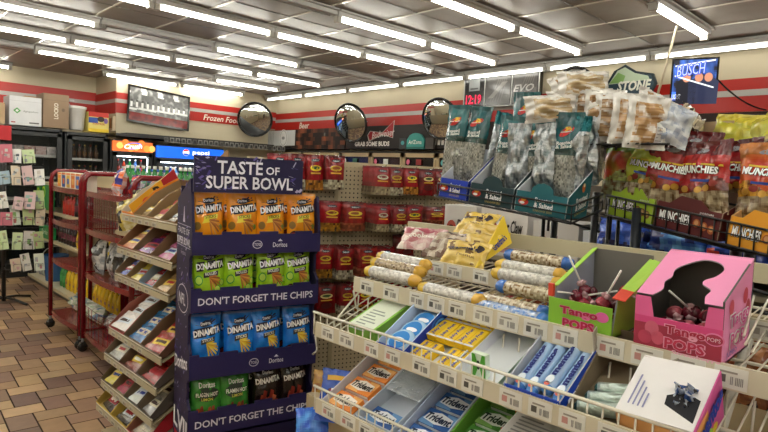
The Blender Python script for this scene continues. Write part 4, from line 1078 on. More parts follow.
# ================================================================ CANDY SHELVES LEFT OF THE CHIP DISPLAY
CR = 'b8ad90'
LC = thing('candy_shelving', 'tan candy shelving with slanted shelves left of the chip display', 'shelving', (1.3, 2.85, 0))
m = MB('metal'); m.box((1.62, 2.90, .0),(1.66, 3.32, 1.45),'b5a684'); part('back_panel', m, LC, world=True)
m = MB('metal'); m.box((1.12, 2.66, .0),(1.60, 3.32, .14),'a89a78'); part('base_deck', m, LC, world=True)
trays = [  # front X, z, left Y
 (1.15,1.352,3.12),(1.13,1.182,3.12),(1.12,1.040,3.12),(1.09,.762,3.11),(1.07,.628,3.11),(1.055,.490,3.11),(1.03,.375,3.10)]
trays = [(x*1.065, 1.62-(1.62-z)*1.065, y*1.065) for x, z, y in trays]
TL = .50  # tilt
boxcols = [
 [('Reeses','e88a1e','f2c21c','e8e0d0'),('card','a88c64','8a7048','9a7c54'),('card','a08058','c8a04a','8a7048'),('card','9a7a52','6a5a44','8a7048')],
 [('card','b0502a','c8762c','8a5030'),('card','7a4a2a','6a2a7a','8a6a4a'),('card','8a6a48','c86a9a','7a5a3c')],
 [('card','8a7048','2c3a9a','9a7c54'),('card','a08458','d8c83a','8a7048'),('card','5a8aa8','b02030','7ab0c8'),('card','9a8058','b8945a','8a7048')],
 [('card','a82430','e8e0dc','b83a40'),('card','6a5038','2a7ab8','5a4430'),('card','6a4a38','b03a3a','5a4030')],
 [('card','4a3c2c','c8c8c0','5a4a38'),('card','6a2018','8a3020','4a2018'),('card','5a5048','a82a2a','5a4a3c')],
 [('card','3a2c22','d8c83a','2c2420'),('card','8a7048','a82a4a','7a6040'),('card','2c3a34','d8e0d8','3a302a'),('card','4a4440','b8b8b8','5a5048')],
 [('card','d8b82a','2a1c14','c8a828'),('card','c8a828','1a1410','d8b82a'),('card','a82430','e8dcc8','8a2028')]]
names = ['top','second','third','fourth','fifth','sixth','lowest']
for k, (fx, z, yl) in enumerate(trays):
    dep = .40; rise = math.tan(TL); yr = 2.60 if k < 3 else 2.60
    yr = 2.635
    s = MB('metal'); c_, s_ = math.cos(TL), math.sin(TL); D = .36
    s.slab([(fx,yl,z-.01),(fx,yr,z-.01),(fx+D*c_,yr,z-.01+D*s_),(fx+D*c_,yl,z-.01+D*s_)], (s_*-1,0,c_), .006, 'b0a282')
    part('shelf', s, LC, world=True)
    p = MB('metal'); p.box((fx-.012,yl,z-.024),(fx-.004,yr,z+.004),CR); p.tube([(fx-.008,yl,z+.012),(fx-.008,yr,z+.012)], .004, 'e8e2d0', n=5)
    for q in range(5):
        y = yl-.05-q*.09; p.box((fx-.0135,y,z-.022),(fx-.0125,y-.055,z+.001),'c8c2b2'); p.box((fx-.0145,y-.01,z-.018),(fx-.0135,y-.03,z-.006),'8a8070'); p.box((fx-.0145,y-.036,z-.018),(fx-.0135,y-.046,z-.006),'a87a70' if q % 2 else '8a8680')
    part('price_rail', p, LC, world=True)
    if k >= 3:
        e = MB('metal'); e.tube([(fx-.005,yl,z+.012),(fx+.16,yl,z+.09),(fx+.20,yl,z+.08)], .004, 'd8d0b8', n=5); part('end_wire', e, LC, world=True)
    # cartons with their goods
    bx_ = boxcols[k]; n = len(bx_); w = (yl-yr-.01)/n
    for i, (nm, side, goods, inner) in enumerate(bx_):
        y0 = yl-.005-i*w
        H_ = .075 if not (k == 0 and i == 0) else .085
        lc = f'{["narrow","open","brown","flat"][i]} candy carton, {ORD[i]} from the left on the {names[k]} slanted shelf'
        t = thing('candy_carton', lc, 'carton', (fx+.0, y0, z-.002), -PI/2, TL)
        ww = w-.006; L2 = .30 if k else .31
        b = MB('card'); th = .003
        inn = mix(inner, '8a7458', .5)
        b.box((0,0,0),(ww,L2,th),inn); b.box((0,0,0),(ww,th,H_*.38),side)
        b.slab([(0,0,0),(0,L2,0),(0,L2,H_),(0,L2*.5,H_),(0,0,H_*.4)][::-1], (-1,0,0), th, side, side=inn)
        b.slab([(ww,0,0),(ww,L2,0),(ww,L2,H_),(ww,L2*.5,H_),(ww,0,H_*.4)], (1,0,0), th, side, side=inn); b.box((0,L2-th,0),(ww,L2,H_),inn)
        part('carton', b, t)
        if k == 0 and i == 0:
            q = MB('card'); xx = ww-.004; q.slab([(xx,0,.0),(xx,L2,.0),(xx,L2,H_+.055),(xx,0,H_*.4+.045)], (1,0,0), .002, 'e9a824', side='e8e4e0')
            q.slab([(xx+.001,L2*.70,.0),(xx+.001,L2,.0),(xx+.001,L2,H_+.054),(xx+.001,L2*.70,H_+.034)], (1,0,0), .0008, 'b8242c'); q.slab([(xx-.003,0,H_*.4+.02),(xx-.003,L2,H_+.03),(xx-.003,L2,H_+.054),(xx-.003,0,H_*.4+.044)][::-1], (-1,0,0), .0006, 'e8e4e0')
            q.text('R', (xx+.001,L2*.58,H_*.9), (0,1,0), UZ, h=.05, w=.05, col='2a1a10', bold=.05, off=.0012)
            q.disc((xx+.001,L2*.32,H_*.65), (0,1,0), UZ, .026,.02,'e05a2a', off=.0012)
            part('side_print', q, t)
        # candy bars inside (each its own)
        nb = 2 if k else 1
        for j in range(nb+1):
            g1 = goods; me_key = ('bar', k, i)
            if me_key not in _seen:
                c2 = mix(goods, 'e0d8c8', .25) if (k+i) % 2 else mix(goods, '201818', .5)
                _seen[me_key] = bag_mesh('candy_bar', ww*.82, .12, .02, lambda u, v, g=goods, c2=c2, k=k, i=i: mix(g, c2, .45+1.5*noise.noise(Vector((u*3, v*6, k*5+i)))), lambda mb, S, k=k, i=i: (dpoly(mb, S, [(.15,.25),(.85,.35),(.85,.65),(.15,.58)], ['d8d0b8','e2c23a','a8202c','c8d0d8'][(k+i) % 4]), dpoly(mb, S, [(.25,.36),(.75,.42),(.75,.55),(.25,.5)], ['b01c24','1c3a9a','f2f0e8','3a1c14'][(k+i*2) % 4], off=.002)), nx=8, ny=12, seed=k*4+i, wr=.003)
            dd_ = .012+j*.085
            v = Vector((ww/2, dd_, .012+.006*j+(.016 if k == 3 and i == 0 else 0)))
            rot = Matrix.Rotation(-PI/2, 3, 'Z') @ Matrix.Rotation(TL, 3, 'X')
            pos = Vector((fx, y0, z-.002))+rot @ v
            bagobj('candy_bar', _seen[me_key], f'candy bar {["nearest","middle","rearmost"][min(j,2)]} in the {ORD[i]} carton of the {names[k]} slanted shelf', 'candy bar', pos, -PI/2+R_.uniform(-.12,.12), TL-PI/2+.10, 0)
# bags hanging off the left end of the top shelf
for i, c in enumerate([('c9b24a','ece4b8','241c18'),('e0d08a','3a322a','f0ead0'),('b89c3a','e8e0c4','2a2420'),('dce0e4','8a98a8','3a3a44')]):
    bagobj('chip_bag', crumple(c, 85+i, .17, .20, .09), f'yellow and black crumpled bag, {ORD[i]} from the left beside the top candy shelf' if i < 3 else 'white and blue crumpled bag beside the top candy shelf', 'snack bag', (1.36+.07*i, 3.58-.03*i, 1.225+.05*(i%2)) if i < 3 else (1.54, 3.46, 1.33), -.9+.3*i, -.35, .3*(i-1))
m = MB('metal'); m.box((1.30,3.46,1.195),(1.66,3.66,1.215),'a89a78'); m.box((1.60,3.52,0),(1.64,3.60,1.2),'780f1a')
m.box((1.30,3.44,.0),(1.66,3.68,.03),'780f1a')
solo('side_shelf', m, 'narrow red legged side shelf holding yellow and black bags at the candy end', 'shelf')
# brown carton stack at the right end above the candy, behind the display
m = MB('card'); m.slab([(1.46,3.05,1.46),(1.56,2.80,1.46),(1.56,2.80,1.72),(1.46,3.05,1.52)][::1], (-1,-.35,0), .01, 'b08a60')
solo('divider_card', m, 'brown triangular cardboard divider beside the navy tower', 'card divider')
# low carton on the floor beside the cart
m = MB('card'); m.box((1.72,3.9,.0),(2.0,4.3,.24),'8a6a48'); solo('floor_carton', m, 'brown carton on the floor beside the red cart wheels', 'carton', bevel=.003)
# ================================================================ GUM AND CANDY SHELVES (near right)
CREAM = 'd5ccb4'; WIRE = 'e2dccb'
YL = 1.085; YE = -.45
RG = thing('gum_shelving', 'near cream wire shelving with slanted gum and candy shelves', 'shelving', (1.2, .35, 0))
# (front x, z of deck at front, tilt, depth)
SH = {'bottom':(.80,1.092,.38,.24), 'middle':(.85,1.238,.38,.21), 'top':(.965,1.343,.10,.20), 'rear':(1.15,1.375,.10,.20), 'floor':(.80,.86,.2,.4)}
def wires(mb, fx, z, tl, dep, ya, yb, step=.024, r=.0018):
    c, s = math.cos(tl), math.sin(tl); n = int((ya-yb)/step)
    for k in range(n+1):
        y = ya-k*step; mb.tube([(fx,y,z),(fx+dep*c,y,z+dep*s)], r, WIRE, n=4)
    for q in (0, .5, 1): mb.tube([(fx+dep*c*q,ya,z+dep*s*q-.003),(fx+dep*c*q,yb,z+dep*s*q-.003)], .003, WIRE, n=5)
for nm in ('bottom','middle','top','rear','floor'):
    fx, z, tl, dep = SH[nm]
    d = MB('metal'); wires(d, fx, z, tl, dep, 1.008 if nm == 'bottom' else YL, YE); part('wire_deck', d, RG, world=True)
def pricestrip(name, fx, z0, z1, seed, ya=YL-.01, n=14):
    p = MB('metal'); p.box((fx-.010,ya,z0),(fx-.004,YE,z1),CREAM); r = random.Random(seed)
    y = ya-.025
    while y > -.42:
        w = r.uniform(.042,.05); h = (z1-z0)
        p.box((fx-.0112,y,z0+h*.08),(fx-.010,y-w,z1-h*.08),'e2e0d8')
        k = r.random()
        p.box((fx-.0118,y-.006,z0+h*.3),(fx-.0112,y-.016,z0+h*.6),'5a5854' if k > .6 else 'a8a49c' if k > .3 else 'c8908a')
        for q in range(8): 
            if q != 2: p.box((fx-.0118,y-w*.50-q*.0022,z0+h*.24),(fx-.0112,y-w*.50-q*.0022-.0012,z0+h*.56),'8a8884')
        p.box((fx-.0118,y-.008,z0+h*.68),(fx-.0112,y-w*.7,z0+h*.76),'9a948a')
        y -= w+r.choice([.012,.02,.035])
    part(name, p, RG, world=True)
# front fences: rail, uprights and price strips
def fence(fx, zr, zs, step, ends=True, YL=YL):
    f = MB('gloss'); f.tube([(fx-.006,YL+.004,zr),(fx-.006,YE,zr)], .0032, WIRE, n=6)
    n = int((YL-YE)/step)
    for k in range(n+1):
        y = YL-k*step; f.tube([(fx-.006,y,zr),(fx-.006,y,zs)], .0018, WIRE, n=4)
    part('front_fence', f, RG, world=True)
fence(.85, 1.291, 1.238, .0245); pricestrip('price_strip', .85, 1.236, 1.270, 3)
fence(.80, 1.145, 1.092, .0245, YL=1.008); pricestrip('price_strip', .80, 1.089, 1.121, 4, ya=1.0)
pricestrip('price_strip', .965, 1.331, 1.368, 5)
pricestrip('price_strip', 1.15, 1.372, 1.408, 6, ya=YL-.0)
# uprights hanging from the top shelf down to the middle deck, seen between the cartons
f = MB('gloss')
for k in range(40):
    y = YL-.012-k*.036; f.tube([(.972,y,1.32),(.968,y,1.25),(.99,y,1.245)], .0022, WIRE, n=5)
part('hanging_wire', f, RG, world=True)
# far left end brackets of the shelves
for (fx, z, tl) in ((.85,1.291,.24),(.965,1.36,.1)):
    f = MB('gloss'); f.tube([(fx-.006,YL,z),(fx+.06,YL,z-.03),(fx+.20,YL,z+.09)] if fx < .9 else [(fx,YL,z-.03),(fx+.01,YL,z-.075),(fx+.05,YL-.01,z-.095)], .003, WIRE, n=5); part('end_bracket', f, RG, world=True)
f = MB('gloss'); f.tube([(.846,YL-.004,1.235),(.846,YL-.012,1.20),(.840,YL-.004,1.19)], .0025, 'd8d4c8', n=5); part('hook', f, RG, world=True)
# back rail and back panel
m = MB('metal'); m.box((1.40, 1.32, 1.435),(1.415,YE,1.475),'c4bda0'); part('back_rail', m, RG, world=True)
m = MB('metal'); m.box((1.43,1.0,.0),(1.46,YE,1.36),'b5aa8c'); m.box((.95,1.0,0),(1.45,YE,.12),'b5aa8c'); part('back_panel', m, RG, world=True)
# end frame at right: thick tube
f = MB('gloss'); f.tube([P(748,340,X=1.12),P(742,360,X=1.08),P(722,425,X=.98),P(716,440,X=.97)], .0085, 'd8d4ca', n=8)
part('end_frame', f, RG, world=True)
f = MB('gloss')
for (p0, p1) in (((754,296),(744,336)),((750,300),(735,342)),((768,300),(745,345)),((766,330),(752,352))):
    f.tube([P(*p0, X=1.15), P(*p1, X=1.0)], .0022, WIRE, n=5)
part('end_wire', f, RG, world=True)

def shelfpos(nm, y, d, up=0):
    fx, z, tl, dep = SH[nm]; c, s = math.cos(tl), math.sin(tl)
    return Vector((fx+d*c-up*s, y, z+.004+d*s+up*c))
def yat(nm, px, py):
    """Y where the sight line meets the vertical plane of that shelf's front"""
    return P(px, py, X=SH[nm][0]).y
# open carton: local x to the right (towards -Y), y depth, z up
def open_carton(name, label, nm, yl, w, d, hf, hb, outer, inner, front=None, d0=.004, sides=None, th=.0025, cat='carton', extra=None, yaw=0):
    fx, z, tl, dep = SH[nm]; p = shelfpos(nm, yl, d0)
    t = thing(name, label, cat, p, -PI/2+yaw, tl)
    b = MB('card'); b.box((0,0,0),(w,d,th),inner)
    sd = sides or [(0,0,0),(0,d,0),(0,d,hb),(0,0,hf)]
    b.slab([(0,y,zz) for _, y, zz in sd][::-1], (-1,0,0), th, outer, side=inner); b.slab([(w,y,zz) for _, y, zz in sd], (1,0,0), th, outer, side=inner)
    b.box((0,d-th,0),(w,d,hb),inner); b.box((0,0,0),(w,th,hf),outer); b.box((th,th,th),(w-th,th+.0006,hf-.001),inner)
    part('tray', b, t)
    if front:
        f = MB('card'); front(f, w, hf, d, hb); part('printed_face', f, t)
    if extra: extra(t, w, d, hf, hb)
    return t, p, tl
def inside(t, p, tl, x, y, z):
    return Matrix.Translation(p) @ Matrix.Rotation(t.rotation_euler[2], 4, 'Z') @ Matrix.Rotation(tl, 4, 'X') @ Vector((x, y, z))
def gum_pack(c1, c2, c3, word, w=.075, d=.043, h=.011, tcol='ffffff', accent=None):
    m = MB('card'); m.box((0,0,0),(w,d,h),c1)
    z = h
    m.add([(.0,.0,z+.0003),(w*.55,.0,z+.0003),(w*.30,d*.5,z+.0003),(.0,d*.35,z+.0003)],[(0,1,2,3)],c2)
    m.add([(w,d,z+.0003),(w*.62,d,z+.0003),(w*.78,d*.45,z+.0003),(w,d*.5,z+.0003)],[(0,1,2,3)],c2)
    m.add([(w*.06,d*.28,z+.0006),(w*.5,d*.16,z+.0006),(w*.94,d*.34,z+.0006),(w*.90,d*.75,z+.0006),(w*.45,d*.9,z+.0006),(w*.1,d*.72,z+.0006)],[(0,1,2,3,4,5)],c3)
    m.text(word, (w*.5,d*.52,z), UX, (0,1,0), h=d*.44, w=w*.82, col=tcol, shear=.15, bold=.04, off=.0012)
    if accent: m.disc((w*.82,d*.2,z), UX, (0,1,0), .006,.005, accent, off=.0014)
    m.box((.002,-.0003,.002),(w-.002,0,h-.002),c3)
    return m.mesh('gum_pack')
def fill_grid(t, p, tl, me, name, label_fn, cat, xs, ys, zs, rot=0, tilt=0, jitter=.002, group=None):
    i = 0
    for zi, z in enumerate(zs):
        for yi, y in enumerate(ys):
            for xi, x in enumerate(xs):
                q = inside(t, p, tl, x+R_.uniform(-jitter,jitter), y, z)
                solo(name, me, label_fn(xi, yi, zi), cat, q, -PI/2+rot+R_.uniform(-.03,.03), tl+tilt, group=group); i += 1
# ---- bottom shelf
def cols(nm, edges, y=390):
    pass
# orange trident
yb = [P(px, py, X=.80).y for px, py in ((321,386),(357,401),(394,417),(433,434),(474,452),(530,478))]
wb = [yb[i]-yb[i+1] for i in range(len(yb)-1)]
D_ = .225
t, p, tl = open_carton('gum_carton', 'open white carton of orange gum packs at the left end of the lowest shelf', 'bottom', yb[0]-.004, wb[0]-.004, D_, .02, .05, 'e6e4ea','dcdce4')
g_or = gum_pack('e8862a','f4b060','f6ece0','Trident', tcol='2a1a14')
fill_grid(t, p, tl, g_or, 'gum_pack', lambda x,y,z: f'orange gum pack, {ORD[y]} from the front in the leftmost gum carton', 'gum pack', [.012 if wb[0] > .09 else .004], [.010+.054*k for k in range(4)], [.006], rot=.0, tilt=.05)
t, p, tl = open_carton('gum_carton', 'nearly empty grey white plastic carton right of the orange gum', 'bottom', yb[1]-.002, wb[1]-.004, D_, .03, .045, 'b8c4d8','c4ccd8', extra=lambda t,w,d,hf,hb: part('film_cover', (lambda m: (m.slab([(.004,.09,.036),(w-.004,.09,.036),(w-.004,d-.01,.046),(.004,d-.01,.046)],(0,0,1),.001,'dfe6ee','clearfilm'), m)[1])(MB('clearfilm')), t))
g_bl = gum_pack('2a5aa0','6a9ad0','f2f4f8','Trident', tcol='14284a')
fill_grid(t, p, tl, g_bl, 'gum_pack', lambda x,y,z: 'single blue gum pack left at the front of the nearly empty carton', 'gum pack', [.012], [.012], [.006])
t, p, tl = open_carton('gum_carton', 'open white carton of blue gum packs in the middle of the lowest shelf', 'bottom', yb[2]-.002, wb[2]-.004, D_, .02, .05, 'dfe4f0','c8d4ee')
fill_grid(t, p, tl, g_bl, 'gum_pack', lambda x,y,z: f'blue gum pack, {ORD[y]} from the front in the middle gum carton', 'gum pack', [.012], [.010+.053*k for k in range(4)], [.006], tilt=.05)
t, p, tl = open_carton('gum_carton', 'green carton of watermelon gum packs right of the blue gum', 'bottom', yb[3]-.002, wb[3]-.004, D_, .02, .05, '6aa83a','7ab84a')
g_gr = gum_pack('4a8a34','8ac060','eef4e6','Trident', tcol='1c3a1c', accent='c83a3a')
fill_grid(t, p, tl, g_gr, 'gum_pack', lambda x,y,z: f'green gum pack, {ORD[y]} from the front in the green gum carton', 'gum pack', [.014], [.010+.053*k for k in range(4)], [.006], tilt=.05)
def lidprint(f, w, hf, d, hb):
    f.box((.004,.03,.051),(w-.004,d-.004,.053),'c9c6c0')
    f.box((.02,.17,.053),(w-.02,.21,.0534),'8a9a84')
    for k in range(13): f.box((.016,.045+k*.009,.053),(w-.018-.012*((k*5) % 3),.0485+k*.009,.0534),'8a8886')
t, p, tl = open_carton('gum_carton', 'closed carton with grey printed back right of the green gum carton', 'bottom', yb[4]-.004, wb[4]-.006, D_, .05, .05, '8aa070','d8d8d4', front=lidprint)
t, p, tl = open_carton('gum_carton', 'open white carton at the bottom edge right of the grey printed carton', 'bottom', yb[4]-wb[4]-.01, .13, D_, .035, .05, 'dcdce2','d2d4da')
t, p, tl = open_carton('gum_carton', 'blue edged carton on the lowest shelf below the mint rolls', 'bottom', yb[4]-wb[4]-.16, .13, D_, .035, .05, '3a6ab8','c8d0dc')
t, p, tl = open_carton('gum_carton', 'plain grey carton on the lowest shelf under the white lidded box', 'bottom', yb[4]-wb[4]-.31, .13, D_, .035, .05, 'b8b4ac','a8a49c')

# ---- middle shelf
ym = [P(px, py, X=.85).y for px, py in ((347,334),(387,350),(403,357),(447,376),(507,400),(560,424),(618,444),(722,490))]
# green closed box
m = MB('card'); w = .088; m.box((0,0,0),(w,.17,.03),'8cc84a'); m.box((.006,.006,.03),(w-.006,.164,.0306),'dfe6d4'); m.M = Matrix.Translation((0,-.03,-.005))
m.box((.02,.14,.0356),(w-.02,.175,.036),'c8d0c0'); 
for k in range(8): m.box((.018,.02+k*.011,.0356),(w-.02-.01*(k % 3),.024+k*.011,.036),'8a948a')
solo('mint_box', m, 'closed lime green flat box with white printed top at left of the middle shelf', 'carton', shelfpos('middle', P(341,330,X=.85).y, .03), -PI/2, SH['middle'][2], bevel=.002)
def ice(f, w, hf, d, hb):
    o = (w+.0006,d*.5,hb*.5); uy = (0,1,0)
    for r_, c in ((.030,'2a6ad8'),(.024,'1a3a9a'),(.019,'4a9af0'),(.012,'163a90'),(.007,'d8ecff')): f.disc((w+.0002,d*.62,hb*.42), uy, UZ, r_,r_*.7,c, off=.0012-(r_*.02))
    f.disc((w+.0002,d*.15,hb*.34), uy, UZ, .012,.011,'3a7ae0')
yi = P(430,360,X=.85).y
t, p, tl = open_carton('mint_carton', 'royal blue carton of round mint tins on the middle shelf', 'middle', P(378,352,X=.85).y, .082, .185, .030, .060, '1c3cb0','c4d4ec', front=ice)
mt_ = MB('gloss'); mt_.lathe([(.030,0),(.033,.003),(.033,.014),(.030,.018),(.022,.019)], 'a8d0f0', n=20); mt_.disc((0,0,.019), UX, (0,1,0), .024,.024,'3a8ad8'); mt_.disc((0,0,.0195), UX, (0,1,0), .015,.006,'f0f8ff'); mt_ = mt_.mesh('mint_tin')
for k in range(4): solo('mint_tin', mt_, f'light blue round mint tin, {ORD[k]} from the front in the blue carton', 'mint tin', inside(t,p,tl,.041,.034+.040*k,.010), -PI/2, tl+.25)
# juicy fruit
yj = P(403,362,X=.85).y; wj = .125
t, p, tl = open_carton('gum_carton', 'white carton of yellow stick gum on the middle shelf', 'middle', P(405,362,X=.85).y, wj, .195, .02, .03, 'e4e6ee','dfe4f2')
jf = MB('card'); jf.box((0,0,0),(.0225,.058,.014),'f0c81e'); jf.text('Juicy Fruit', (.011,.030,.014), (0,1,0), (-1,0,0), h=.011, w=.048, col='2a3a9a', shear=.2, bold=.04, off=.0006); jf.box((.0,.0,.0138),(.0225,.005,.0142),'d8d8d8'); jf.box((-.0003,.008,.003),(0,.052,.011),'e8a81a')
jf = jf.mesh('gum_pack')
for c in range(5):
    for r in range(3):
        if r == 0 and c in (2,): continue
        solo('gum_pack', jf, f'yellow stick gum pack, column {["one","two","three","four","five"][c]} and {ORD[r]} from the front in the white carton', 'gum pack', inside(t,p,tl,.004+.0240*c,.007+.062*r,.0045+.012*(1 if r else 0)), -PI/2+R_.uniform(-.02,.02), tl)
# empty white tray with green gum stick
t, p, tl = open_carton('gum_carton', 'empty white tray with green rim between yellow gum and mint rolls', 'middle', P(446,380,X=.85).y, .110, .19, .018, .026, 'b8d4a0','e0e4e6')
g = MB('card'); g.box((0,0,0),(.032,.012,.045),'dfeed8'); g.poly((.016,-.0004,.022), UX, UZ, [(-.015,-.022),(-.008,-.022),(.0,0),(-.008,.022),(-.015,.022)], '5ab03a'); g.poly((.016,-.0004,.022), UX, UZ, [(.015,-.022),(.008,-.022),(.002,0),(.008,.022),(.015,.022)], '5ab03a'); g.disc((.016,-.0004,.024), UX, UZ, .004,.009,'2a3a2a', off=.001)
solo('gum_pack', g, 'small white and green gum stick leaning at the front of the empty tray', 'gum pack', inside(t,p,tl,.040,.026,.004), -PI/2, tl-.25)
# mentos mint box
def mfr(f, w, hf, d, hb):
    f.text('mentos', (w*.5,-.0008,hf*.5), UX, UZ, h=hf*.62, w=w*.9, col='f0f4fa', bold=.06)
    f.text('mentos', (w+.0008,d*.42,hf*.62+.006), (0,1,0), UZ, h=hf*.5, w=d*.62, col='f4f8fc', bold=.05, rot=.12)
ymn = P(505,397,X=.85).y; wmn = .108
t, p, tl = open_carton('mint_carton', 'blue lettered carton of mint rolls on the middle shelf', 'middle', ymn, wmn, .175, .034, .062, '1c4cc8','b8bcc4', front=mfr)
mr = MB('card')
prof = [(.0045,0),(.0095,.004),(.0115,.012),(.0115,.123),(.0095,.131),(.0045,.135)]
mr.M = Matrix.Rotation(-PI/2, 4, 'X'); mr.lathe(prof, '8ab8e8', 'gloss', n=16, cols=['5a9ae0','4a8ad8','a8c8ec','4a8ad8','5a9ae0']); mr.M = None
mr.text('mentos', (0,.070,.0118), (0,1,0), (-1,0,0), h=.0115, w=.075, col='1c2c7a', bold=.06, off=.0008)
mr.disc((0,.022,.0118), UX, (0,1,0), .007,.010,'e8f0f8'); mr.disc((0,.012,.0112), UX, (0,1,0), .005,.005,'d86a5a', off=.0012)
mr = mr.mesh('mint_roll')
for k in range(4):
    solo('mint_roll', mr, f'blue and white mint roll, {ORD[k]} from the left in the blue lettered carton', 'mint roll', inside(t,p,tl,.016+.0250*k,.012+(.010 if k == 2 else 0),.016+.006*(k == 2)), -PI/2+(.0,.02,-.02,.01)[k], tl+.14)
# brown open carton with two pale rolls
def flaps(t, w, d, hf, hb):
    f = MB('card'); f.slab([(w,.05,.05),(w,d,.062),(w+.035,d+.01,.075),(w+.03,.10,.07)], (0,0,1), .002, '8a8274'); part('flap', f, t); f = MB('card'); f.slab([(0,.12,.055),(0,d,.062),(-.01,d,.09),(-.004,.13,.085)][::-1], (-1,0,0), .002, 'a8a092'); part('flap', f, t)
t, p, tl = open_carton('roll_carton', 'open brown carton holding two pale rolls on the middle shelf', 'middle', P(562,418,X=.85).y, .10, .185, .012, .066, 'a39c8e','8a7c64', extra=flaps)
rl = MB('foil'); rl.M = Matrix.Rotation(-PI/2, 4, 'X'); rl.lathe([(.006,0),(.0115,.005),(.012,.012),(.012,.078),(.0115,.085),(.006,.09)], 'b8ccc4', 'foil', n=16, cols=['3a6a6a','c8d8d0','c0d0c8','c8d8d0','3a7a6a']); rl.M = None
rl = rl.mesh('mint_roll')
for k in range(3): solo('mint_roll', rl, f'pale silver green roll, {ORD[k]} from the front in the brown carton', 'mint roll', inside(t,p,tl,.012+.004*k,.020+.027*k,.017), -PI/2-1.25, tl*.3)
# white lidded box with pink printed side
YW = P(616,425,X=.85).y
def wb_(t, w, d, hf, hb):
    c, s = math.cos(.0), math.sin(.0)
    f = MB('card')
    f.slab([(0,.0,.050),(w,.0,.054),(w,d,.082),(.0,d,.076)], (0,-.3,1), .002, 'e8e6e6'); 
    f.slab([(.008,.03,.0775),(.016,.03,.078),(.016,.10,.104),(.008,.10,.1035)], (0,-.3,1), .0004, '8a8cc8') if False else None
    for k in range(4):
        x0 = .012+.007*k; f.add([(x0,.015,.0555),(x0+.0025,.015,.0556),(x0+.0025,.070-.01*k,.0695-.0022*k),(x0,.070-.01*k,.0694-.0022*k)], [(0,1,2,3)], '8a8cb4')
    part('lid', f, t)
    q = MB('card'); q.slab([(w+.002,0,.002),(w+.002,d,.0),(w+.002,d,.081),(w+.002,0,.052)], (1,0,0), .002, 'd85aa0')
    q.slab([(w+.0026,0,.008),(w+.0026,.06,.008),(w+.0026,.05,.055),(w+.0026,0,.048)], (1,0,0), .0004, 'f0a860'); q.text('mentos', (w+.0035,.055,.040), (0,1,0), UZ, h=.030, w=.10, col='1c3cb0', bold=.06, rot=.22)
    q.disc((w+.003,.05,.014), (0,1,0), UZ, .011,.008,'9ac83a'); q.disc((w+.003,.070,.012), (0,1,0), UZ, .010,.007,'e8d03a'); part('printed_side', q, t)
    bk = MB('card'); bk.box((0,d-.003,.0),(w,d,.076),'d8d4d0'); part('rear_flap', bk, t)
t = thing('mint_carton', 'white box with torn open lid and pink fruit printed side at lower right', 'carton', shelfpos('middle', YW, .012), -PI/2-.02, SH['middle'][2]+.0)
b = MB('card'); b.box((0,0,0),(.108,.11,.003),'c8c4c0'); b.box((0,0,0),(.003,.11,.048),'e4e2e2'); b.box((0,0,0),(.108,.003,.048),'e4a868'); b.box((.105,0,0),(.108,.11,.050),'e4e2e2'); part('tray', b, t); wb_(t, .108, .11, .05, .05)
h = MB('dark'); h.slab([(.060,.030,.0605),(.104,.012,.0575),(.102,.050,.0675),(.080,.058,.0690),(.058,.045,.0650)], (0,-.3,1), .0006, '1c1c22'); part('torn_hole', h, t)
me = crumple(('2a4a8a','c0c8d0','1a2030'), 97, .03, .035, .012)
bagobj('candy_wrapper', me, 'blue foil wrapper poking out of the torn hole of the white box', 'wrapper', inside(t, t.location, SH['middle'][2], .080, .036, .0555), -PI/2, -.6)
# ---- top shelf front: long rolls of nuts
def roll_mesh(seed, ends, body, L=.185, r=.0165):
    m = MB('smoothfilm'); n = 20; K = 48; vs = []; fs = []; cs = []
    for k in range(K+1):
        u = k/K; rr = r
        if u < .07 or u > .93: e = min(u, 1-u)/.07; rr = r*(.55+.45*e)
        if u in (0, 1): rr = r*.15
        for j in range(n):
            a = 2*PI*j/n; q = noise.noise(Vector((u*22, a*2.0, seed)))*.0022
            vs.append(((rr+q)*math.cos(a)*1.05, u*L, (rr+q)*math.sin(a)*.9+r*.9))
    for k in range(K):
        for j in range(n):
            fs.append((k*n+j, k*n+(j+1) % n, (k+1)*n+(j+1) % n, (k+1)*n+j)[::-1])
            u = (k+.5)/K; q = noise.noise(Vector((u*26, j*1.3, seed+3)))
            if u < .15: c = H(ends[0])
            elif u > .88: c = H(ends[1])
            else: c = mix(body[0], body[1], .5+1.4*q)
            cs.append(c)
    m.add(vs, fs, cs, 'smoothfilm', True)
    return m.mesh('nut_roll')
gold = roll_mesh(1, ('d8b23a','d8a83a'), ('d8d4cc','a8a49c')); nutty = roll_mesh(2, ('d8b23a','d8a83a'), ('c8b490','6a5236')); blue = roll_mesh(3, ('2a6ac0','2a62b8'), ('d8ccb0','7a5c34')); bl2 = roll_mesh(4, ('2a6ac0','3a7ad0'), ('b8c4d4','4a7ac0'))
def rollat(me, px, py, d, label, yaw=0.0, X=None, up=.0, z=None):
    q = P(px, py, X=X if X else SH['top'][0]+d) 
    solo('nut_roll', me, label, 'nut roll', (q.x, q.y, q.z-.016), yaw, 0)
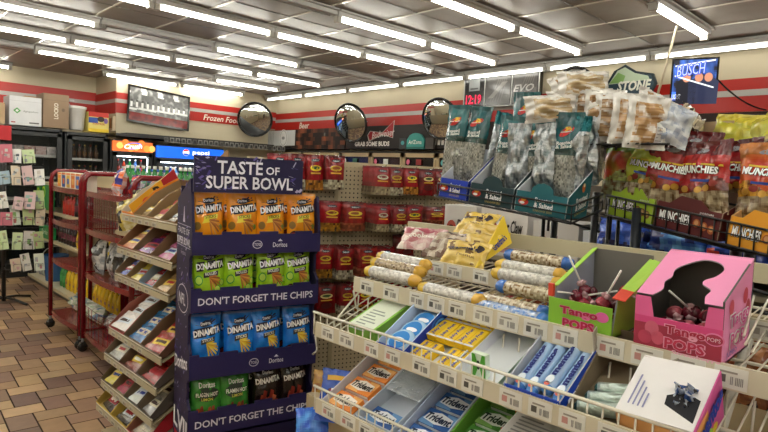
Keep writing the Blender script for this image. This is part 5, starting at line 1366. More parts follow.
# rolls lie along the shelf (length along Y): yaw pi => +Y to -Y
for (me, px, py, d, lab) in [
  (gold, 366,270,.025,'silver nut roll with golden ends, front one at the left end'),
  (nutty, 372,262,.062,'brown nut roll with golden ends, middle one at the left end'),
  (gold, 378,256,.10,'silver nut roll with golden ends, rear one at the left end'),
  (gold, 419,287,.022,'silver nut roll with golden ends lying alone along the shelf edge'),
  (bl2, 472,304,.022,'blue and silver nut roll in front of the blue ended rolls'),
  (blue, 474,297,.055,'blue ended nut roll, second from the front beside the green pop carton'),
  (blue, 497,285,.095,'blue ended brown nut roll lying behind the front blue rolls'),
  (gold, 492,272,.17,'silver nut roll with golden end on the rear shelf, front one'),
  (gold, 496,264,.21,'silver nut roll with golden end on the rear shelf, middle one'),
  (blue, 505,254,.26,'blue capped nut roll on the rear shelf, rear one')]:
    q = P(px, py, X=SH['top'][0]+d)
    solo('nut_roll', me, lab, 'nut roll', (q.x, q.y, q.z-.015), PI, 0)
# ---- cookie bags on the rear shelf with yellow display carton
def cookie(base, seed, txt=True):
    def col(u, v):
        n = noise.noise(Vector((u*4, v*4, seed)))
        if v < .12 or v > .9: return mix(base, 'f0e0a0', .3)
        if n > .40: return H('7a5a2c')
        return mix(base, 'f0dc90', .3+.5*n)
    def dec(mb, S):
        if txt: dtext(mb, S, "Grandma's", .45, .62, .66, .17, '1c1a3a', rot=.08, bold=.04, asp=.8); ddisc(mb, S, .84, .66, .09, .14, '2a1a14'); dtext(mb, S, 'Peanut', .58, .34, .4, .08, '5a3018', asp=.8)
    return bag_mesh('cookie_bag', .125, .085, .032, col, dec, nx=24, ny=18, seed=seed, wr=.005)
ck = cookie('d8b23c', 5); ck2 = cookie('c8a030', 8, False); ckp = bag_mesh('cookie_bag', .13, .10, .035, lambda u,v: mix('b86a70','e8d8d0',.45+1.4*noise.noise(Vector((u*4,v*5,3)))) , lambda mb,S: (dpoly(mb,S,[(.1,.6),(.9,.68),(.88,.85),(.1,.8)],'a8485a'), dtext(mb,S,'cookies',.5,.4,.6,.12,'f0e8e0',bold=.03)), nx=14, ny=12, seed=12, wr=.007)
ckb = bag_mesh('cookie_bag', .12, .11, .035, lambda u,v: mix('c8b8a0','6a4a38',.45+1.6*noise.noise(Vector((u*6,v*6,13)))), None, nx=14, ny=12, seed=14, wr=.007)
def cbag(me, px, py, X, lab, tilt=-.9, yaw=-PI/2, roll=0):
    q = P(px, py, X=X); bagobj('cookie_bag', me, lab, 'cookie bag', q, yaw, tilt, roll)
cbag(ckp, 419, 250, 1.20, 'pink wrapped cookie bag at the left end of the rear shelf', -1.0, -PI/2+.5)
cbag(ckb, 440, 258, 1.18, 'brown patterned cookie bag between the pink bag and the yellow bags', -1.0, -PI/2+.2)
cbag(ck, 460, 268, 1.165, 'yellow cookie bag with dark script lettering in front of its carton', -.75, -PI/2+.25)
cbag(ck2, 466, 254, 1.23, 'yellow cookie bag lying behind the lettered one', -.9, -PI/2)
cbag(ck2, 468, 243, 1.29, 'plain yellow cookie bag in the middle of the stack', -.9, -PI/2-.1)
cbag(ck, 470, 234, 1.34, 'yellow cookie bag at the rear of the cookie stack', -.8, -PI/2)
a = P(476,268,X=1.16); b = P(512,243,X=1.33); c = P(504,216,X=1.36)
m = MB('card'); m.slab([tuple(a), tuple(b), tuple(c)], (0.6,-.7,.2), .004, 'e0c030'); u = (b-a).normalized(); n_ = (b-a).cross(c-a).normalized(); upv = n_.cross(u)*1
if upv.z < 0: upv = -upv
nn = u.cross(upv)
cen = (a+b+c)/3; 
m.text("Grandma's", cen+(EYE-cen).normalized()*.004+upv*-.004, u, upv, h=.018, w=.075, col='2a3a8a', shear=.2, bold=.03, rot=.12)
m.box(tuple(P(470,228,X=1.38)), tuple(P(510,245,X=1.385)), 'd8b83a')
solo('cookie_carton', m, 'yellow triangular side of the cookie display carton with blue lettering', 'carton')
# ---- pop cartons on the top shelf
def pop_carton(label, yl, w, d, h, body, d0, top=False, xr=None):
    nm = 'top'; fx, z, tl, dep = SH[nm]; p = shelfpos(nm, yl, d0); tl2 = .05
    t = thing('pop_carton', label, 'carton', p, -PI/2, tl2)
    return t, p, tl2
# lollipop
def pop_mesh():
    m = MB('gloss'); prof = [(.0005,-.011)]+[(.0115*math.sin(PI*k/8), -.0115*math.cos(PI*k/8)) for k in range(1,8)]+[(.0005,.0115)]
    m.lathe(prof, '7a1024', n=12); m.lathe([(.0118,-.003),(.0132,0),(.0118,.003)], '5a0c1c', n=12)
    s = MB('card'); s.tube([(0,0,.010),(0,0,.072)], .0018, 'f0eee8', n=6)
    return m, s
def lollipop(label, loc, rx, rz, wrap='8a1a30', stick=True, group=None):
    t = thing('lollipop', label, 'lollipop', loc, rz, rx, group)
    m, s = pop_mesh(); m.c = [H(wrap)]*len(m.c)
    for k in range(3): m.tube([(0,0,.010),(.006*math.cos(k*2.1),.006*math.sin(k*2.1),.018)], [.003,.006], mix(wrap,'e8c8cc',.5), 'smoothfilm', n=5)
    part('candy', m, t)
    if stick: part('stick', s, t)
    return t
# green carton (open top)
YG = P(549,330,X=.965).y; wg = .118; dg = .165; hgf = .05; hgb = .125
t = thing('pop_carton', 'lime green open lollipop carton with pink lettering on the top shelf', 'carton', shelfpos('top', YG, .0, .014), -PI/2, .06)
G = '8cc63e'
b = MB('card'); th = .003
b.box((0,0,0),(wg,dg,th),'6a6a66'); b.slab([(0,0,0),(0,dg,0),(0,dg,hgb),(0,.02,.075)][::-1], (-1,0,0), th, G, side='8a8a8e'); b.slab([(wg,0,0),(wg,dg,0),(wg,dg,hgb-.01),(wg,.02,.07)], (1,0,0), th, G, side='8a8a8e')
b.slab([(th+.0002,th,0),(th+.0002,dg-th,0),(th+.0002,dg-th,hgb-.002),(th+.0002,.02,.073)], (1,0,0), .0005, '9aa0b0'); b.slab([(wg-th,th,0),(wg-th,dg-th,0),(wg-th,dg-th,hgb-.012),(wg-th,.02,.068)][::-1], (-1,0,0), .0005, '6a6a6e')
b.box((0,dg-th,0),(wg,dg,hgb),'77756f'); part('box_walls', b, t)
f = MB('card'); f.box((0,-.003,0),(wg,0,.054),G)
f.text('Tango', (wg*.5,-.0035,.034), UX, UZ, h=.019, w=wg*.62, col='e87ab0', bold=.08); f.text('Tango', (wg*.5,-.0042,.034), UX, UZ, h=.018, w=wg*.60, col='b8284a', bold=.03)
f.text('POPS', (wg*.5,-.0035,.013), UX, UZ, h=.018, w=wg*.52, col='e87ab0', bold=.08); f.text('POPS', (wg*.5,-.0042,.013), UX, UZ, h=.017, w=wg*.50, col='b8284a', bold=.03)
f.disc((wg*.86,-.0034,.036), UX, UZ, .012,.009,'e86ab0')
# notch: the torn edge
for k in range(6): f.add([(wg-.030+k*.004,-.003,.048),(wg-.026+k*.004,-.003,.048),(wg-.028+k*.004,-.003,.054)],[(0,1,2)],G)
part('front_print', f, t)
r_ = MB('card'); r_.slab([(-.002,.015,.073),(.008,.015,.075),(.008,dg,hgb+.002),(-.002,dg,hgb)], (0,0,1), .002, 'a8d850'); part('rim_strip', r_, t)
r_ = MB('card'); r_.slab([(wg-.006,.012,.070),(wg+.016,.012,.068),(wg+.016,dg,hgb-.012),(wg-.006,dg,hgb-.006)], (0,0,1), .002, 'a8d850'); r_.slab([(wg-.006,.010,.0705),(wg+.016,.010,.0685),(wg+.016,.045,.078),(wg-.006,.045,.0805)], (0,0,1), .002, 'd84a34'); part('rim_strip', r_, t)
r_ = MB('card'); r_.box((-.004,.0,.055),(.006,.006,.078),'d84a34'); part('corner_tab', r_, t)
rp = random.Random(11)
def G2(t, x, y, z): return Matrix.Translation(t.location) @ Matrix.Rotation(t.rotation_euler[2],4,'Z') @ Matrix.Rotation(t.rotation_euler[0],4,'X') @ Vector((x,y,z))
wc = ['8a1a30','6a1228','a83a4a','5a1020','b85a68']
for k in range(22):
    x = rp.uniform(.02,wg-.02); y = rp.uniform(.02,.12); z = .018+.011*(k//5)
    sx = k in (21, 17, 19)
    lollipop('dark red lollipop heaped in the lime green carton' if not sx else f'lollipop with raised white stick in the green carton, {["upright","slanting","flat"][[21,17,19].index(k)]} one', G2(t,x,y,z), {21:-.5,17:.5,19:1.4}.get(k, rp.uniform(1.2,2.2)), {21:.9,17:-.3,19:-1.7}.get(k, rp.uniform(0,6)), wc[k % 5], stick=sx or k % 4 == 0, group=None if sx else 'lollipops heaped in the green carton')
# pink carton (closed top with peanut shaped cut-out)
YP = P(635,350,X=.965).y; wp = .129; dp = .14; hp = .145
t = thing('pop_carton', 'pink strawberry lollipop carton with rounded cut out opening on the top shelf', 'carton', shelfpos('top', YP, -.004, .014), -PI/2+.0, .06)
PK = 'f07ab4'
b = MB('card'); ins = '5a5650'
zf = .068; ya, zt_ = .03, hp
b.box((0,0,0),(wp,dp,th),ins)
# left side wall
b.slab([(0,0,0),(0,dp,0),(0,dp,hp),(0,.0,zf+.02)][::-1], (-1,0,0), th, PK, side=ins); b.slab([(wp,0,0),(wp,dp,0),(wp,dp,hp),(wp,.0,zf+.03)], (1,0,0), th, 'f094c8', side=ins)
b.slab([(th+.0002,th,0),(th+.0002,dp-th,0),(th+.0002,dp-th,hp-.002),(th+.0002,.0,zf+.018)], (1,0,0), .0005, '4e4a44'); b.slab([(wp-th,th,0),(wp-th,dp-th,0),(wp-th,dp-th,hp-.002),(wp-th,.0,zf+.028)][::-1], (-1,0,0), .0005, '3e3a36')
b.box((0,dp-th,0),(wp,dp,hp),ins)
part('box_walls', b, t)
# sloped top with hole: plane from (y=0,z=zf+.025) to (y=dp,z=hp)
def topz(y): return (zf+.022)+(hp-zf-.022)*y/dp
outer = [(0,0),(.032,0),(.040,.018),(.034,.040),(.045,.058),(.042,.085)]
hole = [(.030,-.0),(.040,.020),(.034,.040),(.040,.058),(.036,.078),(.050,.100),(.075,.118),(.104,.114),(.118,.096),(.112,.074),(.098,.060),(.100,.048),(.118,.036),(.116,.018),(.122,.0)]
tp = MB('card'); vs = []; fs = []
# ring between outline and hole, as a strip from left-front round the back to right-front
hole = [(x*wp/.155, y) for x, y in hole]
rim = [(0,0),(0,.02),(0,.04),(0,.06),(0,.085),(0,dp),(.06,dp),(.10,dp),(wp,dp),(wp,.10),(wp,.075),(wp,.055),(wp,.038),(wp,.018),(wp,0)]
def smooth(ps, catmull):
    out = []
    for i in range(len(ps)-1):
        p0 = ps[max(0,i-1)]; p1 = ps[i]; p2 = ps[i+1]; p3 = ps[min(len(ps)-1,i+2)]
        for q in range(4):
            u = q/4
            if catmull: out.append(tuple(.5*(2*p1[c]+(p2[c]-p0[c])*u+(2*p0[c]-5*p1[c]+4*p2[c]-p3[c])*u*u+(3*p1[c]-p0[c]-3*p2[c]+p3[c])*u**3) for c in (0,1)))
            else: out.append(tuple(p1[c]*(1-u)+p2[c]*u for c in (0,1)))
    return out+[ps[-1]]
rim = smooth(rim, False); hole = smooth(hole, True)
for (a_, b_) in zip(rim, hole):
    vs.append((a_[0],a_[1],topz(a_[1])+.001)); vs.append((b_[0],b_[1],topz(b_[1])+.001))
N0 = len(vs)
for (a_, b_) in zip(rim, hole):
    vs.append((a_[0],a_[1],topz(a_[1])-.001)); vs.append((b_[0],b_[1],topz(b_[1])-.001))
for k in range(len(rim)-1):
    q = (2*k, 2*k+1, 2*k+3, 2*k+2); fs.append(q[::-1] if False else q); fs.append(tuple(N0+i for i in q[::-1])); fs.append((2*k+1, N0+2*k+1, N0+2*k+3, 2*k+3))
cs = []
for k in range(len(rim)-1): cs += [H('f296c2'), H(ins), H('a89aa0')]
tp.add(vs, fs, cs)
part('top_panel', tp, t)
f = MB('card'); f.box((0,-.003,0),(wp,0,zf-.012),'e0508c')
for (x0, x1) in ((0,.030),(.104,wp)): f.add([(x0,-.003,zf-.012),(x1,-.003,zf-.012),(x1 if x0 else x1-.006,-.003,zf+.02),(x0 if not x0 else x0+.004,-.003,zf+.02)], [(0,1,2,3)], 'ec6aa4')
f.box((0,-.0034,.0),(wp,-.003,.045),'b03a52')
f.disc((.028,-.0036,.038), UX, UZ, .011,.012,'d86a84'); f.disc((.018,-.0036,.022), UX, UZ, .011,.011,'c84a66'); f.disc((.038,-.0036,.024), UX, UZ, .010,.011,'d8607a')
f.text('Tango', (.078,-.0040,.040), UX, UZ, h=.020, w=.062, col='f4b0cc', bold=.08); f.text('Tango', (.078,-.0048,.040), UX, UZ, h=.018, w=.058, col='b82a4a', bold=.03)
f.text('POPS', (.078,-.0040,.020), UX, UZ, h=.019, w=.062, col='f4b0cc', bold=.08); f.text('POPS', (.078,-.0048,.020), UX, UZ, h=.017, w=.058, col='c83858', bold=.03)
f.disc((.119,-.0038,.040), UX, UZ, .014,.010,'f090c0'); f.disc((.119,-.0042,.040), UX, UZ, .012,.008,'b83a5a', off=.001); f.text('POPS', (.119,-.0046,.040), UX, UZ, h=.006, w=.018, col='f8e0ec', off=.002)
f.text('Strawberry', (.095,-.0040,.006), UX, UZ, h=.009, w=.07, col='f4c0d4', bold=.03)
part('front_print', f, t)
s = MB('card'); ux = (0,1,0)
s.text('Tango', (wp+.0008,dp*.52,.062), ux, UZ, h=.030, w=.10, col='ffffff', bold=.08, rot=.05); s.text('Tango', (wp+.0016,dp*.52,.062), ux, UZ, h=.027, w=.095, col='e060a8', bold=.02, rot=.05)
s.text('POPS', (wp+.0008,dp*.52,.032), ux, UZ, h=.026, w=.09, col='ffffff', bold=.08); s.text('POPS', (wp+.0016,dp*.52,.032), ux, UZ, h=.023, w=.085, col='e060a8', bold=.02)
s.disc((wp+.0004,dp*.72,.092), ux, UZ, .012,.013,'d0405a'); s.disc((wp+.0004,dp*.84,.070), ux, UZ, .011,.014,'c83a54'); s.disc((wp+.0004,dp*.22,.085), ux, UZ, .011,.012,'d8506a'); s.text('JUMBO', (wp+.0008,dp*.3,.012), ux, UZ, h=.010, w=.05, col='3a6ab8')
part('side_print', s, t)
for k in range(24):
    x = rp.uniform(.03,wp-.03); y = rp.uniform(.02,.11); z = .018+.011*(k//6)
    sx = k == 22
    lollipop('red wrapped lollipop heaped in the pink carton' if not sx else 'red lollipop with raised white stick in the pink carton', G2(t,x,y,z), -1.0 if sx else rp.uniform(1.2,2.2), 1.2 if sx else rp.uniform(0,6), wc[k % 5], stick=sx or k % 5 == 0, group=None if sx else 'lollipops heaped in the pink carton')
# ---- candy bags low behind the middle shelf wires, and the big blue bags at the floor end
for i in range(12):
    c = [('8a1a24','c8a04a','2a1418'),('7a3a1c','a86a3a','3a1a10'),('a8202a','e0d0c0','5a1018'),('6a2a1a','c86a2a','2a1410')][i % 4]
    bagobj('candy_bag', crumple(c, 120+i, .12, .13, .05), f'dark red candy bag, {ORD[i]} from the left behind the wires of the middle shelf', 'snack bag', (1.25+.02*(i % 2), .78-.10*i, 1.215), -PI/2, -.1)
def ruf(seed, c1, c2, txt):
    def col(u, v): return mix(c1, c2, .4+1.1*noise.noise(Vector((u*3,v*3,seed))))
    def dec(mb, S):
        if txt: ddisc(mb, S, .5,.55,.40,.16,'2a1430', rot=.1); ddisc(mb, S, .5,.55,.37,.13,'8a1c4a', rot=.1, off=.0016); dtext(mb, S, txt, .5,.56,.58,.13,'ffffff', rot=.06, bold=.05, off=.0040)
        dpoly(mb, S, [(.1,.76),(.9,.80),(.9,.88),(.1,.86)], 'd8a83a' if txt else '4a8ad8')
    return bag_mesh('chip_bag', .18, .18, .06, col, dec, nx=16, ny=16, seed=seed, wr=.006)
rb = ruf(31, '1c4cb0','2a6ad8','Raffles'); rb2 = bag_mesh('chip_bag', .12, .12, .05, lambda u, v: mix('1c54c8','4aa0f0', .4+noise.noise(Vector((u*4,v*4,3)))), None, nx=14, ny=14, seed=33, wr=.006)
q = P(340,424,d=1.95); bagobj('chip_bag', ruf(31,'1c4cb0','2a5ac8','Ruffles'), 'blue and maroon chip bag beside the navy tower under the gum shelf', 'chip bag', (q.x, q.y, q.z), -.75, -.5, .12)
q = P(312,442,d=1.95); bagobj('chip_bag', rb2, 'bright blue chip bag at the bottom edge in front of the tower', 'chip bag', (q.x, q.y, q.z), -.75, -.7, -.1)
q = P(372,440,d=2.0); bagobj('chip_bag', ruf(35,'1c3c90','6a1c3a',None), 'dark blue and red chip bag under the left end of the gum shelf', 'chip bag', (q.x, q.y, q.z), -.75, -.5, .2)
q = P(322,398,d=2.15); bagobj('chip_bag', bag_mesh('chip_bag', .09, .10, .04, lambda u, v: mix('c8a04a','8a3a3a', .4+noise.noise(Vector((u*4,v*4,36)))), None, nx=12, ny=12, seed=36), 'small tan and red bag behind the blue and maroon bag', 'chip bag', (q.x, q.y, q.z), -.75, -.4, .1)
m = MB('metal'); m.box((1.30,1.32,.0),(1.72,1.70,.80),'b5a684'); solo('low_bin', m, 'tan low shelf end holding blue chip bags beside the tower', 'shelf')
# ================================================================ BLACK WIRE RACK WITH SEEDS, NUTS AND PORK SKINS
BK = '17171a'
RK = thing('wire_rack', 'tall black wire rack behind the gum shelves holding seeds and snack mix', 'rack', (1.7, .8, 0))
def hpt(px, py, d): return P(px, py, d=d)
A = hpt(438,183,1.92); B = hpt(572,206,1.72); C = hpt(603,194,1.98); Dm = hpt(607,195,1.98); E_ = hpt(785,234,1.72)
posts = MB('metal')
for (px, d) in ((545,1.95),(556,1.98),(610,2.02),(596,1.95),(620,2.06)):
    q = hpt(px, 200, d); q2 = Vector((q.x,q.y,0)); posts.tube([q2,(q.x,q.y,1.84 if px in (610,620) else 1.60)], .011 if px in (556,596) else .006, BK, n=6)
for (px, d) in ((636,1.92),(738,1.92),(752,1.95)):
    q = hpt(px, 230, d); posts.tube([(q.x,q.y,0),(q.x,q.y,1.56)], .016, '1c222c', n=8)
part('post', posts, RK, world=True)
def basket(pts, zt, zb, step=.035, name='basket', back=None):
    """front grid following the points"""
    w = MB('metal'); top = [Vector((p[0],p[1],z)) for p, z in zip(pts, zt)]; bot = [Vector((p[0],p[1],z)) for p, z in zip(pts, zb)]
    w.tube(top, .0034, BK, n=6); w.tube(bot, .0034, BK, n=6); w.tube([(a+b)/2 for a, b in zip(top, bot)], .002, BK, n=4)
    for i in range(len(pts)-1):
        L = (top[i+1]-top[i]).length; n = max(1, int(L/step))
        for k in range(n+1):
            u = k/n; w.tube([top[i].lerp(top[i+1],u), bot[i].lerp(bot[i+1],u)], .0022, BK, n=4)
    part(name, w, RK, world=True)
# lower frame: horizontal bars across
w = MB('metal')
for (p0, p1, d0, d1, dz) in ((Dm, E_, 0, 0, -.16),(Dm, E_, 0, 0, -.21)):
    w.tube([p0+Vector((.02,.0,dz)), p1+Vector((.02,.0,dz))], .005, BK, n=6)
w.tube([hpt(515,205,2.0), hpt(600,232,1.95)], .004, BK, n=5)
part('cross_bar', w, RK, world=True)
away = Vector((.72,.69,0))*.20
# seeds basket
zA = A.z; zB = B.z; zC = C.z
basket([A, B, C], [A.z+.0, B.z, C.z+.0], [A.z-.045, B.z-.05, C.z-.05], .5)
w = MB('metal')
for k in range(12):
    u = k/11; p = A.lerp(B, u); w.tube([(p.x,p.y,p.z-.047),(p.x+away.x,p.y+away.y,p.z-.047)], .0022, BK, n=4)
w.tube([A+away+Vector((0,0,-.047)), C+Vector((.05,.05,-.03))], .003, BK, n=4); part('basket_floor', w, RK, world=True)
# munchies baskets
basket([Dm, E_], [Dm.z+.0, E_.z], [Dm.z-.062, E_.z-.062], .034)
w = MB('metal')
for k in range(22):
    u = k/21; p = Dm.lerp(E_, u); w.tube([(p.x,p.y,p.z-.062),(p.x+.12,p.y+.14,p.z-.062)], .0022, BK, n=4)
w.tube([Dm+Vector((.12,.14,-.062)), E_+Vector((.12,.14,-.062))], .003, BK, n=4); w.tube([Dm+Vector((.12,.14,.06)), E_+Vector((.12,.14,.06))], .003, BK, n=4)
part('basket_floor', w, RK, world=True)
# top shelf of the rack
T0 = hpt(575,136,1.95); T1 = hpt(648,158,1.78)
zt = 1.745
w = MB('metal')
for k in range(9):
    u = k/8; p = Vector((T0.x,T0.y,zt)).lerp(Vector((T1.x,T1.y,zt)), u); w.tube([p, p+Vector((.18,.18,0))], .0025, BK, n=4)
for q in (0,.5,1): w.tube([(T0.x+.18*q-.03,T0.y+.18*q+.03,zt),(T1.x+.18*q+.04,T1.y+.18*q-.04,zt)], .0035, BK, n=5)
for p in ((T0.x,T0.y),(T1.x,T1.y)): w.tube([(p[0]+.17,p[1]+.17,1.45),(p[0]+.17,p[1]+.17,zt)], .005, BK, n=5)
part('top_shelf', w, RK, world=True)

# ---- seed cartons standing in the basket
def seed_carton(name, label, p0, p1, hf, col, depth=.17, hb=.17, prints=True, side_hi=None, rounded=True):
    p0 = Vector(p0); p1 = Vector(p1); yaw, w = frame(p0, p1)
    dz = p1.z-p0.z
    t = thing(name, label, 'carton', p0, yaw, 0, roll=-math.asin(max(-.5,min(.5,dz/w))))
    b = MB('card'); th = .003
    b.box((0,0,0),(w,depth,th),mix(col,'202020',.3))
    fp = [(0,0,0),(w,0,0),(w,0,hf)]
    if rounded: fp += [(w*.5+.035*math.cos(a),0,hf+.030*math.sin(a)) for a in (0.0,.5,1.0,1.57,2.1,2.6,3.14)]
    fp += [(0,0,hf)]
    b.slab(fp, (0,-1,0), th, col)
    s_in = 'c8ccd4'
    b.slab([(0,0,0),(0,depth,0),(0,depth,hb),(0,0,hf)][::-1], (-1,0,0), th, col, side=s_in); b.slab([(w,0,0),(w,depth,0),(w,depth,hb),(w,0,hf)], (1,0,0), th, col, side=s_in); b.box((0,depth-th,0),(w,depth,hb),s_in)
    b.slab([(th+.0003,.003,.003),(th+.0003,depth-.003,.003),(th+.0003,depth-.003,hb-.003),(th+.0003,.003,hf-.003)], (1,0,0), .0004, s_in)
    part('box_walls', b, t)
    f = MB('card')
    f.disc((w*.17,-.0008,hf*.5), UX, UZ, .016,.010,'c83028'); f.disc((w*.17,-.0012,hf*.62), UX, UZ, .008,.006,'e8a02a'); f.disc((w*.15,-.0016,hf*.45), UX, UZ, .008,.004,'f0f0f0', off=.001)
    f.text('Roasted', (w*.56,-.0008,hf*.70), UX, UZ, h=hf*.20, w=w*.34, col='e8eaf0', bold=.03); f.text('& Salted', (w*.56,-.0008,hf*.44), UX, UZ, h=hf*.24, w=w*.36, col='f0f2f6', bold=.03); f.text('SUNFLOWER SEEDS', (w*.56,-.0008,hf*.18), UX, UZ, h=hf*.10, w=w*.36, col='c8b060')
    part('front_print', f, t)
    if side_hi:
        g = MB('card'); g.disc((w+.0006,depth*.62,hb*.62), (0,1,0), UZ, .014,.014,'d86a2a', off=.0008); g.disc((w+.0006,depth*.62,hb*.62+.008), (0,1,0), UZ, .007,.006,'e8d8b0', off=.0012)
        g.text('Roasted', (w+.0008,depth*.60,hb*.40), (0,1,0), UZ, h=.018, w=depth*.52, col='e8f0f2', bold=.04, rot=.2); g.text('& Salted', (w+.0008,depth*.60,hb*.26), (0,1,0), UZ, h=.018, w=depth*.50, col='f0f4f6', bold=.04, rot=.2); g.text('SUNFLOWER', (w+.0008,depth*.60,hb*.13), (0,1,0), UZ, h=.009, w=depth*.5, col='d8c050', rot=.2)
        part('side_print', g, t)
    return t, yaw, w
def bq(px, py, d): return hpt(px, py, d)
zbk = .042
c1a = A+Vector((.012,.012,-zbk)); AB = B-A
def onAB(u, dz=-zbk, back=.008): 
    q = A+AB*u; return Vector((q.x+.0+back*.72, q.y+back*.69, q.z+dz))
c1 = seed_carton('seed_carton', 'royal blue open seed carton at the left end of the rack basket', onAB(.01), onAB(.245), .062, '1c3cb4', rounded=False)
c2 = seed_carton('seed_carton', 'dark teal seed carton beside the blue one in the rack basket', onAB(.26), onAB(.60), .062, '1c3a42')
c3 = seed_carton('seed_carton', 'large teal seed carton with lettered side at the right end of the basket', onAB(.61), onAB(.97), .062, '1f6672', side_hi=True, hb=.15)
def seedbag(seed, w=.085, h=.26, twist=0):
    def col(u, v):
        n = noise.noise(Vector((u*3, v*4, seed)))
        if v > .60: 
            c = mix('1f6a70','12484e', .5+n)
            return c
        q = noise.noise(Vector((u*30, v*60, seed+2)))
        if v > .52: return mix('14302c','2a4a44',.5+q)
        return mix('b0b0a8','5a5c58', .42+1.1*q)
    def dec(mb, S):
        ddisc(mb, S, .5,.78,.26,.045,'c8302c', rot=.15); ddisc(mb, S, .55,.805,.14,.03,'e8c23a', off=.0016); dtext(mb, S, 'Chips', .5,.775,.34,.035,'ffffff', rot=.12, bold=.03, off=.0022) if False else dpoly(mb, S, [(.30,.765),(.70,.78),(.70,.79),(.3,.776)],'f0f0f0', off=.0022)
        dtext(mb, S, 'Roasted', .5,.655,.56,.04,'e0e6e4', rot=.05, bold=.03, asp=1.6); dtext(mb, S, '& Salted', .5,.615,.56,.04,'e0e6e4', rot=.05, bold=.03, asp=1.6)
        dpoly(mb, S, [(.12,.56),(.9,.57),(.9,.595),(.12,.585)], '1a3a34')
    return bag_mesh('seed_bag', w, h, .05, col, dec, nx=22, ny=44, seed=seed, wr=.005, mt='film')
sbm = [seedbag(41), seedbag(43, .08), seedbag(47, .09, .28)]
sback = bag_mesh('seed_bag', .055, .24, .045, lambda u, v: mix('1f6a70','12484e',.5+noise.noise(Vector((u*3,v*4,3)))) if v > .80 else mix('c8ccd0','7a868a',.42+1.2*noise.noise(Vector((u*7,v*16,9)))), None, nx=18, ny=36, seed=51, wr=.009, mt='foil')
scyl = bag_mesh('seed_bag', .075, .23, .05, lambda u, v: mix('c8ccd0','7c888c',.42+1.2*noise.noise(Vector((u*9,v*16,19)))), None, nx=18, ny=36, seed=53, wr=.010, mt='foil')
yab = frame(A, B)[0]
def sb(me, px, py_bot, d, label, dyaw=0, tilt=-.12, roll=0):
    q = hpt(px, py_bot, d); bagobj('seed_bag', me, label, 'seed bag', q, yab+dyaw, tilt, roll)
sb(sbm[1], 451,182,1.99,'green topped sunflower seed bag, leftmost in the blue carton', .1, -.05, .04)
sb(sbm[0], 468,184,1.97,'green topped sunflower seed bag, right one in the blue carton', .0, -.08, .10)
sb(sback, 489,182,1.99,'narrow side turned seed bag between the blue and dark teal cartons', .6, -.1, .18)
sb(sbm[1], 499,196,1.93,'seed bag mostly hidden at the left of the dark teal carton', .1, -.06, .10)
sb(scyl, 515,196,1.89,'silver backed seed bag at the front of the dark teal carton', .2, -.05, .0)
sb(sbm[0], 529,200,1.90,'seed bag showing seeds right of the silver one in the dark teal carton', .0, -.05, 0)
sb(scyl, 543,198,1.86,'creased silver seed bag at the right of the dark teal carton', -.2, -.05, -.06)
sb(sbm[2], 560,204,1.86,'large green seed bag with red emblem in the teal carton', .0, -.06, .03)
sb(sback, 574,196,1.86,'silver side of a seed bag at the right of the large green one', -.3, -.02, .06)
sb(scyl, 590,186,1.90,'crumpled silver and green seed bag, rightmost in the teal carton', -.5, -.02, -.12)
sb(sbm[2], 520,176,2.02,'green seed bag standing in the rear row at the left', .1, -.02, .02)
sb(sbm[0], 548,178,2.02,'green seed bag standing in the rear row in the middle', -.05, -.02, -.03)
sb(sbm[2], 588,180,1.98,'green seed bag standing in the rear row at the right', -.2, -.02, .05)

# ---- pork skin / biscuit packs in clear film on the top shelf
def clearpack(seed, w=.12, h=.15, t=.05, tone=('c09a70','a88058')):
    def col(u, v):
        q = noise.noise(Vector((u*3, v*3, seed))); s_ = math.sin(v*h*520)
        c = mix('f0eeea', 'dcd8d2', .5+q)
        if abs(u-.5+.05*q) < .36 and .10 < v < .88:
            c = mix(tone[0], tone[1], .5+.5*s_)
            glare = noise.noise(Vector((u*4+v*3, v*9, seed+5)))  # pale patches: glare of the clear film painted into the pack colour
            if glare > .26: c = mix(c, 'f4f2ee', .75)
            elif glare > .10: c = mix(c, 'e8e2da', .35)
        return c
    def dec(mb, S):
        dpoly(mb, S, [(.70,.1),(.92,.1),(.92,.5),(.70,.5)], 'e8e8ea')
        for k in range(5): dpoly(mb, S, [(.73,.16+.06*k),(.89,.16+.06*k),(.89,.18+.06*k),(.73,.18+.06*k)], 'a8a8b0', off=.002)
    return bag_mesh('wrapped_pack', w, h, t, col, dec if seed in (63,61) else None, nx=26, ny=30, seed=seed, wr=.009, mt='smoothfilm', crimp=.05)
cp = [clearpack(61), clearpack(63, tone=('c8a070','a87e50')), clearpack(65, .12, .145, tone=('b8946c','8a6a48')), clearpack(67, .17,.085, tone=('d0bc98','b09468')), clearpack(69, .13,.10, tone=('b89468','98744c'))]
def pk(i, px, py, d, label, yaw=-.75, tilt=0, roll=0):
    bagobj('wrapped_pack', cp[i], label, 'wrapped pack', hpt(px, py, d), yaw, tilt, roll)
pk(2, 588,135,1.95,'clear wrapped biscuit pack standing, leftmost above the seed bags', -1.1, 0, .02)
pk(0, 600,139,1.92,'clear wrapped biscuit pack standing, second from the left on the rack top', -1.15, 0, .05)
pk(2, 612,142,1.90,'clear wrapped biscuit pack standing, third from the left on the rack top', -1.15, 0, .03)
pk(1, 628,145,1.87,'clear wrapped biscuit pack standing, fourth from the left on the rack top', -.95, 0, .05)
pk(1, 643,149,1.84,'clear wrapped biscuit pack standing, fifth from the left on the rack top', -.85, 0, .05)
pk(3, 552,122,1.90,'clear wrapped pack lying over the teal bags at left', -.7, -.1, -.12)
pk(3, 572,118,1.99,'clear wrapped pack lying flat behind the teal seed bags', -.7, -.1, -.05)
pk(3, 584,98,1.95,'clear wrapped pack at the very top of the pile', -.75, -.15, -.06)
pk(4, 575,103,1.99,'clear wrapped pack under the topmost one at the left', -.75, -.2, -.30)
